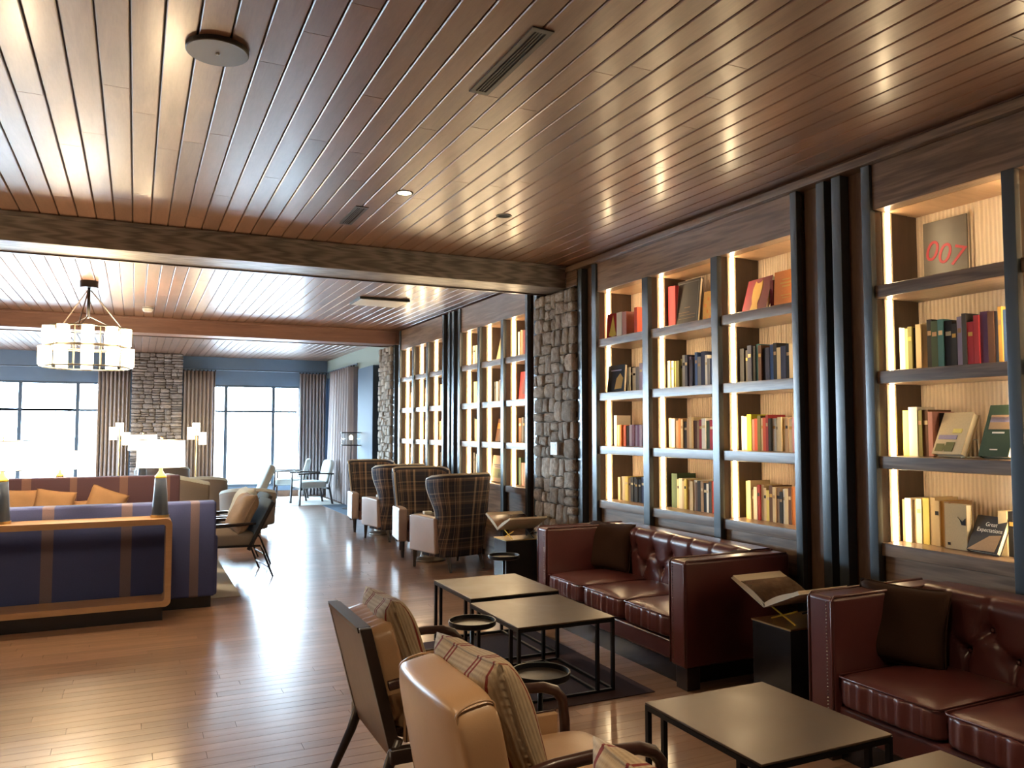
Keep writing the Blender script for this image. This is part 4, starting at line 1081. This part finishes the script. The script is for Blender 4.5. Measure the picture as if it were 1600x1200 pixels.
vent('long slot vent in the ceiling at the top centre', 1.50, 2.86, 3.56)
vent('small slot vent in the ceiling near the beam', 1.50, 5.80, 6.35)
def downlight(label, x, y, lit):
    t = thing('downlight', label, 'light', (x, y, CZ), 0, 'recessed ceiling downlights')
    mb = MB(); n = 32; mb.lathe([(.048, -.004), (.062, -.004), (.062, 0), (.048, 0)], n); mb.f = mb.f[:-2]
    for k in range(n): mb.f.append((3*n + k, 3*n + (k+1) % n, (k+1) % n, k))
    mb.build('trim_ring', M['vent'], t)
    mb = MB(); mb.lathe([(.001, -.0025), (.048, -.0025), (.048, -.0005), (.001, -.0005)], 28); mb.build('lens', emit('downlight_lens', (1, .82, .5), 12) if lit else M['dark'], t)
    if lit:
        l = bpy.data.lights.new('downlight_beam', 'SPOT'); l.energy = 62; l.color = (1, .76, .48); l.spot_size = R(95); l.spot_blend = .7; l.shadow_soft_size = .05
        o = bpy.data.objects.new('downlight_beam', l); COL.objects.link(o); o.parent = t; o.location = (0, 0, -.02)
downlight('glowing recessed downlight in the ceiling centre', 1.68, 5.33, True)
downlight('unlit small recessed downlight near the bookcase', 2.57, 5.58, False)
for x, y, l in ((-.7, 1.6, 'glowing recessed downlight above the left foreground, outside the photo'), (1.68, 1.5, 'glowing recessed downlight above the tan armchairs, outside the photo')):
    downlight(l, x, y, True)
t = thing('light_panel', 'flat white light panel on the ceiling before the far bookcases', 'light', (2.84, 10.05, CZ))
mb = MB(); mb.box(-.33, .33, -.27, .27, -.03, 0); mb.build('frame', M['black'], t, bevel=.003)
mb = MB(); mb.box(-.31, .31, -.25, .25, -.034, -.030); mb.build('diffuser', M['white'], t)
t = thing('smoke_detector', 'small white smoke detector on the ceiling by the second beam', 'detector', (.11, 11.95, CZ))
mb = MB(); mb.lathe([(.001, -.06), (.055, -.06), (.07, -.03), (.07, 0), (.001, 0)], 24); mb.build('body', M['white'], t)
mb = MB(); mb.lathe([(.071, -.016), (.072, -.010), (.071, -.008)], 24); mb.build('band', M['dark'], t)
t = thing('thermostat', 'small grey thermostat on the stone pillar', 'thermostat', (3.90, 7.22, 1.40))
mb = MB(); mb.box(-.012, .014, -.075, .075, -.068, .068); mb.build('body', M['white'], t, bevel=.006)
mb = MB(); mb.box(-.0135, -.012, -.035, .04, -.01, .045); mb.build('display', plain('grey_lcd', (.10, .13, .14), .3), t)
# ================================================================== books
YAW = R(25.316)
def yw(px, x=4.17):
    """where the sight line through picture column px meets the shelf front plane"""
    a = YAW + math.atan((px - 800) / 1241.0); return x / math.tan(a)
def book_meshes(col):
    mb = MB(); mb.box(0, .018, -.5, .5, 0, 1); mb.box(.018, 1, -.5, -.43, 0, 1); mb.box(.018, 1, .43, .5, 0, 1)
    return mb.mesh('book', M['bk_' + col], fix=False)
BM = {c: book_meshes(c) for c in BK}
mb = MB(); mb.box(.019, .97, -.425, .425, .02, .98); PAGES = mb.mesh('page_block', M['page'])
def lab_mesh(col):
    mb = MB(); mb.box(-.004, .0, -.34, .34, .68, .77); return mb.mesh('spine_label', M['bk_' + col])
LM = {c: lab_mesh(c) for c in ('cream', 'gold', 'black', 'tan')}
CN = dict(lime='bright lime', navy='navy', charcoal='charcoal', tan='tan', lilac='pale lilac', coral='coral red')
ORD = 'first second third fourth fifth sixth seventh eighth ninth tenth eleventh twelfth thirteenth fourteenth fifteenth sixteenth seventeenth eighteenth nineteenth twentieth twenty-first twenty-second twenty-third twenty-fourth'.split()
ROWN = ['top', 'second', 'third', 'bottom']
brng = random.Random(5)
CELL = {}
SPAN = {'%s%d' % (n, i + 1): (p[i][1], p[i + 1][0]) for n, p in (('A', PA), ('B', PB), ('C', PC), ('D', PD)) for i in range(len(p) - 1)}
CUR = {}
def shelf_book(cell, row, y_left, th, h, col, d=None, x=None, lean=0, lab=None):
    d = d or brng.uniform(.15, .20); x = x if x is not None else 4.16 + brng.uniform(0, .02)
    o = obj('book', BM[col], None, (x, y_left - th / 2, SHELF[row] + .001), (R(lean), 0, 0), (d, th * .96, h))
    obj('page_block', PAGES, o)
    if lab: obj('spine_label', LM[lab], o)
    CELL.setdefault((cell, row), []).append((o, col, '')); return o
def face_book(cell, row, y_left, w_, h, col, th=.03, x=4.16, lean=12, extra='', rz=0):
    x += .05; c0, c1 = SPAN[cell]; y_left = min(y_left, c0 - .02 - max(0, math.sin(R(rz))) * .03); w_ = min(w_, y_left - c1 - .02)
    o = obj('book', BM[col], None, (x, y_left, SHELF[row] + .003 + th * .5 * math.sin(R(lean))), (R(-lean), 0, R(-90 + rz)), (w_, th, h))
    obj('page_block', PAGES, o); CELL.setdefault((cell, row), []).append((o, col, extra)); return o
def art(o, name, mat, rects):
    """flat printed pieces on the cover of a face-out book; rects in cover fractions (x0, x1, z0, z1)"""
    mb = MB()
    for a, b, c, d in rects: mb.box(a, b, -.56, -.5, c, d)
    return mb.build(name, mat, o)
def poly_art(o, name, mat, poly):
    mb = MB(); mb.prism(poly, 'y', -.58, -.5); return mb.build(name, mat, o)
PAL = dict(dark=['black', 'navy', 'charcoal', 'black', 'teal', 'brown', 'black', 'blue'], cream=['cream', 'white', 'cream', 'yellow', 'tan', 'cream', 'white'],
           mix=['white', 'cream', 'brown', 'tan', 'orange', 'cream', 'red', 'green', 'grey', 'coral', 'tan'], blue=['grey', 'navy', 'lilac', 'navy', 'black', 'blue', 'grey', 'navy', 'white'],
           sunset=['cream', 'orange', 'orange', 'coral', 'charcoal', 'purple', 'lilac', 'purple', 'lilac', 'purple', 'lilac', 'purple', 'red', 'purple'])
def run(cell, row, p0, p1, n, cols, h0, h1, labs=.35, seq=False, d=None):
    y0, y1 = yw(p0), yw(p1); c0, c1 = SPAN[cell]; wid = y0 - y1
    y0 = min(y0, c0 - .018, CUR.get((cell, row), 99)); y1 = max(y0 - wid, c1 + .018); ws = [brng.uniform(.7, 1.3) if not seq else 1 for _ in range(n)]; k = (y0 - y1) / sum(ws); y = y0
    cols = PAL.get(cols, cols) if isinstance(cols, str) else cols
    CUR[(cell, row)] = y
    for i in range(n):
        th = ws[i] * k; c = cols[i % len(cols)]
        lb = None
        if brng.random() < labs: lb = brng.choice([l for l in LM if l != c])
        shelf_book(cell, row, y, th, brng.uniform(h0, h1), c, d, lab=lb); y -= th; CUR[(cell, row)] = y
# ---- bookcase right of the pillar (B), cells 1..3
face = face_book('B1', 0, yw(956), .16, .24, 'red', .03, 4.04, 3, 'with gold tree', rz=14)
poly_art(face, 'gold_tree', M['bk_yellow'], [(.5, .93), (.28, .3), (.2, .12), (.5, .06), (.8, .12), (.72, .3)])
shelf_book('B1', 0, yw(974), .09, .24, 'white', .18, 4.10); shelf_book('B1', 0, yw(983), .07, .235, 'pink', .18, 4.10)
shelf_book('B1', 0, yw(1002), .05, .25, 'coral', .18, 4.10)
run('B2', 0, 1041, 1053, 2, ['red', 'red'], .37, .38, 0)
o = face_book('B2', 0, yw(1055), .305, .40, 'charcoal', .03, 4.14, 6, 'large with fine title lines')
art(o, 'cover_border', M['bk_grey'], [(.05, .06, .05, .95), (.94, .95, .05, .95), (.06, .94, .05, .06), (.06, .94, .94, .95)])
art(o, 'title_lines', M['bk_tan'], [(.38, .62, .40, .41), (.12, .60, .30, .308), (.2, .88, .24, .248), (.15, .85, .17, .178)])
o = face_book('B2', 0, yw(1098), .16, .26, 'gold', .03, 4.14, 6, 'with mottled cover'); art(o, 'cover_pattern', M['bk_orange'], [(.12 + .2 * i, .22 + .2 * i, .1 + .2 * j, .2 + .2 * j) for i in range(4) for j in range(4) if (i + j) % 2 == 0])
o = face_book('B3', 0, yw(1163), .29, .27, 'burgundy', .03, 4.12, 16, 'with gold owl emblem', rz=-6)
poly_art(o, 'gold_owl', M['bk_gold'], [(.36, .93), (.43, .86), (.57, .86), (.64, .93), (.68, .70), (.66, .45), (.60, .25), (.66, .06), (.34, .06), (.38, .25), (.32, .45), (.30, .70)])
art(o, 'owl_eyes', M['bk_yellow'], [(.39, .46, .70, .78), (.54, .61, .70, .78), (.48, .52, .60, .68)])
art(o, 'owl_feathers', M['bk_brown'], [(.36, .64, .50 - .1 * k, .52 - .1 * k) for k in range(4)])
run('B3', 0, 1206, 1214, 2, ['burgundy', 'black'], .22, .24, 0)
o = face_book('B3', 0, yw(1217), .20, .265, 'orange', .04, 4.11, 3, 'with pale title bars'); art(o, 'title_bars', M['bk_gold'], [(.40, .75, .74, .77), (.30, .85, .64, .68), (.40, .75, .55, .59), (.35, .8, .32, .34), (.4, .75, .25, .27)])
run('B1', 1, 938, 951, 3, ['black', 'navy', 'black'], .23, .27, 0)
o = face_book('B1', 1, yw(952), .29, .255, 'black', .03, 4.05, 4, 'with gold picture'); poly_art(o, 'gold_picture', M['bk_gold'], [(.45, .1), (.85, .12), (.92, .5), (.75, .68), (.55, .5)]); art(o, 'title_bar', M['bk_lilac'], [(.2, .8, .78, .82)])
run('B1', 1, 981, 1005, 5, ['white', 'black', 'white', 'grey', 'lilac'], .22, .26, .6)
run('B2', 1, 1037, 1059, 5, ['cream', 'white', 'yellow', 'olive', 'olive'], .235, .25, .5); run('B2', 1, 1059, 1117, 13, 'blue', .22, .29, .4)
run('B3', 1, 1150, 1240, 15, ['black', 'charcoal', 'navy', 'black', 'teal', 'brown', 'black', 'navy', 'blue', 'black', 'cream', 'navy', 'black', 'cream', 'brown'], .24, .30, .4)
run('B1', 2, 953, 957, 1, ['white'], .29, .29, 0); run('B1', 2, 957, 1005, 14, 'sunset', .19, .20, 0, True)
run('B2', 2, 1041, 1117, 15, ['cream', 'white', 'tan', 'orange', 'cream', 'charcoal', 'tan', 'cream', 'brown', 'tan', 'red', 'white', 'green', 'red', 'tan'], .22, .26, .5)
run('B3', 2, 1157, 1165, 2, ['white', 'white'], .24, .26, 0); run('B3', 2, 1165, 1172, 1, ['lime'], .27, .27, 0); run('B3', 2, 1172, 1242, 14, ['pink', 'coral', 'olive', 'cream', 'coral', 'red', 'black', 'white', 'cream', 'cream', 'cream', 'tan', 'cream', 'pink'], .23, .265, .5)
run('B1', 3, 966, 984, 5, 'cream', .21, .23, .4); run('B1', 3, 984, 1005, 5, ['black', 'charcoal', 'black', 'black', 'navy'], .21, .235, .7)
run('B2', 3, 1047, 1056, 1, ['green'], .29, .29, 0); run('B2', 3, 1056, 1086, 7, 'cream', .23, .255, .5); run('B2', 3, 1086, 1110, 6, ['brown', 'black', 'tan', 'black', 'white', 'charcoal'], .23, .25, .6); run('B2', 3, 1110, 1118, 1, ['coral'], .255, .255, 0)
run('B3', 3, 1163, 1172, 2, ['yellow', 'cream'], .27, .285, 0); run('B3', 3, 1172, 1234, 13, ['tan', 'white', 'red', 'cream', 'cream', 'yellow', 'brown', 'cream', 'tan', 'black', 'white', 'cream', 'brown'], .22, .27, .5); run('B3', 3, 1234, 1243, 2, ['orange', 'tan'], .26, .27, 0)
# ---- bookcase at the right edge (A)
run('A1', 1, 1397, 1412, 3, ['white', 'white', 'yellow'], .25, .27, .2); run('A1', 1, 1412, 1424, 2, ['olive', 'black'], .25, .27, .5); run('A1', 1, 1424, 1440, 2, ['cream', 'cream'], .27, .28, 0)
run('A1', 1, 1440, 1480, 4, ['black', 'green', 'teal', 'black'], .26, .30, .6); run('A1', 1, 1480, 1522, 5, ['black', 'lilac', 'charcoal', 'red', 'red'], .24, .31, .3); run('A1', 1, 1522, 1546, 2, ['purple', 'brown'], .28, .31, .3); run('A1', 1, 1546, 1579, 4, ['grey', 'gold', 'blue', 'coral'], .28, .31, .3)
run('A1', 2, 1411, 1420, 1, ['yellow'], .27, .27, 0); run('A1', 2, 1420, 1434, 1, ['white'], .29, .29, .0); run('A1', 2, 1434, 1450, 2, ['olive', 'brown'], .27, .28, 1); run('A1', 2, 1450, 1457, 1, ['pink'], .26, .26, 0)
o = face_book('A1', 2, yw(1457), .16, .25, 'black', .02, 4.17, 4, 'with a red spot'); art(o, 'red_spot', M['bk_coral'], [(.5, .9, .4, .65)])
o = face_book('A1', 2, yw(1466), .20, .255, 'cream', .045, 4.075, 24, 'with meadow cover', rz=-8); art(o, 'meadow_print', M['bk_olive'], [(.08, .35, .06, .24), (.4, .68, .06, .28), (.3, .5, .1, .2)]); art(o, 'sky_print', M['bk_lilac'], [(.08, .7, .35, .45)]); art(o, 'sun_print', M['bk_yellow'], [(.5, .8, .5, .6)])
o = face_book('A1', 2, yw(1541), .18, .29, 'green', .04, 4.06, 20, 'with landscape picture cover', rz=-8); art(o, 'landscape_print', M['bk_tan'], [(.14, .86, .52, .80)]); art(o, 'landscape_band', M['bk_lilac'], [(.14, .86, .66, .76)]); art(o, 'title_bar', M['bk_white'], [(.3, .7, .44, .47), (.35, .6, .12, .14)])
run('A1', 3, 1404, 1408, 1, ['tan'], .25, .25, 0); run('A1', 3, 1408, 1432, 3, ['white', 'cream', 'white'], .25, .26, .3, d=.2); run('A1', 3, 1432, 1452, 2, ['yellow', 'cream'], .265, .275, .0, d=.2); run('A1', 3, 1452, 1476, 3, ['cream', 'gold', 'tan'], .25, .26, .6, d=.2)
o = face_book('A1', 3, yw(1477), .13, .25, 'cream', .045, 4.11, 0, 'with a dark figure'); poly_art(o, 'figure_print', M['bk_black'], [(.6, .72), (.8, .62), (.95, .70), (.95, .55), (.78, .55), (.7, .66)]); art(o, 'imprint', M['bk_black'], [(.12, .24, .08, .14)])
o = face_book('A1', 3, yw(1514), .19, .205, 'charcoal', .03, 4.075, 26, 'leaning, with pale script title', rz=-8); poly_art(o, 'cover_triangle', M['bk_tan'], [(.02, .02), (.9, .04), (.95, .5), (.6, .45)])
GREAT = o
run('A1', 3, 1554, 1568, 1, ['cream'], .235, .235, 0); run('A1', 3, 1568, 1580, 1, ['black'], .235, .235, 1)
# ---- far bookcases: C left of the pillar, D farthest
run('C1', 0, 733, 749, 4, ['cream', 'white', 'tan', 'cream'], .26, .28, .5)
o = face_book('C2', 0, yw(771), .36, .33, 'cream', .03, 4.16, 12, 'large', rz=-4)
run('C3', 0, 807, 822, 5, ['white', 'cream', 'tan', 'red', 'orange'], .31, .35, 0)
run('C1', 1, 731, 737, 1, ['cream'], .30, .30, 0); run('C1', 1, 737, 749, 4, ['black', 'red', 'cream', 'olive'], .26, .30, .3)
run('C2', 1, 769, 784, 4, ['charcoal', 'white', 'white', 'tan'], .26, .31, .4)
o = face_book('C3', 1, yw(807), .30, .34, 'red', .04, 4.14, 5, 'with dark ornament'); poly_art(o, 'ornament', M['bk_burgundy'], [(.3, .2), (.7, .2), (.8, .5), (.5, .8), (.2, .5)])
run('C1', 2, 731, 748, 5, ['black', 'cream', 'brown', 'tan', 'tan'], .26, .32, .2)
o = face_book('C2', 2, yw(768), .32, .29, 'brown', .03, 4.15, 10, 'with orange band', rz=-3); art(o, 'cover_band', M['bk_orange'], [(.05, .9, .55, .8)])
run('C3', 2, 807, 821, 4, ['brown', 'grey', 'black', 'white'], .25, .31, .4)
run('C1', 3, 731, 749, 5, ['charcoal', 'white', 'purple', 'brown', 'tan'], .32, .35, .2)
o = face_book('C2', 3, yw(761), .40, .33, 'tan', .04, 4.10, 6, 'with a countryside picture'); art(o, 'country_print', M['bk_olive'], [(.05, .95, .15, .5)]); art(o, 'country_title', M['bk_charcoal'], [(.1, .9, .62, .66), (.2, .8, .55, .58), (.5, .68, .2, .36)])
run('C3', 3, 804, 821, 4, ['green', 'pink', 'white', 'grey'], .26, .34, .3)
o = face_book('D1', 0, yw(641), .20, .32, 'white', .03, 4.16, 14, 'tall')
run('D1', 1, 640, 647, 2, ['cream', 'yellow'], .24, .30, 0); run('D2', 1, 661, 668, 3, ['cream', 'brown', 'tan'], .25, .32, 0); run('D3', 1, 684, 692, 3, ['cream', 'white', 'cream'], .30, .34, 0)
run('D1', 2, 636, 644, 3, ['cream', 'yellow', 'tan'], .28, .34, 0); run('D2', 2, 664, 669, 2, ['tan', 'brown'], .24, .3, 0); run('D3', 2, 684, 691, 3, ['tan', 'pink', 'cream'], .27, .34, 0)
run('D1', 3, 633, 646, 5, ['white', 'grey', 'black', 'blue', 'white'], .34, .38, 0)
o = face_book('D2', 3, yw(649), .45, .27, 'brown', .03, 4.13, 14, 'large, with a pale wedge'); poly_art(o, 'pale_wedge', M['bk_pink'], [(.3, .85), (.95, .85), (.8, .3)])
run('D3', 3, 673, 691, 6, ['black', 'brown', 'white', 'white', 'black', 'white'], .29, .36, .3)
WHERE = dict(A1='bookcase at the right edge', B1='left column right of pillar', B2='middle column right of pillar', B3='right column right of pillar',
             C1='left column left of pillar', C2='middle column left of pillar', C3='right column left of pillar', D1='left column, farthest bookcase', D2='middle column, farthest bookcase', D3='right column, farthest bookcase')
for (cell, row), lst in CELL.items():
    lst.sort(key=lambda e: -e[0].location.y)
    for i, (o, col, ex) in enumerate(lst):
        n = 'only one' if len(lst) == 1 else (ORD[i] + ' from left')
        if ex: l = '%s book %s, %s shelf, %s' % (CN.get(col, col), ex, ROWN[row], WHERE[cell])
        else: l = '%s book, %s on %s shelf, %s' % (CN.get(col, col), n, ROWN[row], WHERE[cell])
        tag(o, l, 'book', 'books on the lit shelves')
# text pieces
def text_mesh(name, body, size, mat, parent, loc, rot, ext=.002, shear=0):
    cu = bpy.data.curves.new(name, 'FONT'); cu.body = body; cu.size = size; cu.extrude = ext; cu.align_x = 'CENTER'; cu.align_y = 'CENTER'; cu.shear = shear
    tmp = bpy.data.objects.new(name, cu); COL.objects.link(tmp); bpy.context.view_layer.update()
    me = bpy.data.meshes.new_from_object(tmp.evaluated_get(bpy.context.evaluated_depsgraph_get())); bpy.data.objects.remove(tmp)
    me.materials.clear(); me.materials.append(mat)
    return obj(name, me, parent, loc, rot)
t = thing('square_cover', 'grey square cover with red slanted numerals on the top right shelf', 'picture', (4.372, (yw(1452, 4.37) + yw(1521, 4.37)) / 2, SHELF[0] + .001), 0)
mb = MB(); hw = (yw(1452, 4.37) - yw(1521, 4.37)) / 2; mb.box(-.012, .0, -hw, hw, 0, .40); q = N('smoky_grey_print'); f = q.noise(q.coord('Object'), 4, 3); q.base(q.mix(f, (.075, .065, .055), (.20, .17, .14))); q.set(Roughness=.4); mb.build('cover', q.m, t)
nm = text_mesh('numerals', '007', .175, plain('red_ink', (.42, .03, .045), .5), t, (-.0135, .0, .185), (R(90), R(0), R(-90)), .001)
nm.rotation_euler = (Matrix.Rotation(R(-90), 3, 'Z') @ Matrix.Rotation(R(90), 3, 'X') @ Matrix.Rotation(R(-20), 3, 'Z')).to_euler()
t2 = text_mesh('script_title', 'Great\nExpectations', .16, M['bk_white'], GREAT, (.55, -.56, .68), (R(90), 0, 0), .01)
# wire stand under the meadow book
t = thing('book_easel', 'thin white wire easel behind the meadow book', 'easel', (4.19, yw(1511), SHELF[2] + .001))
mb = MB(); mb.tube([(.06, 0, .10), (.06, -.008, .004), (-.10, -.012, .004)], .003, 6); mb.build('prop_wire', M['white'], t)
mb = MB(); mb.tube([(.06, .0, .10), (.06, .13, .10), (.06, .13, .004)], .003, 6); mb.build('cross_wire', M['white'], t)
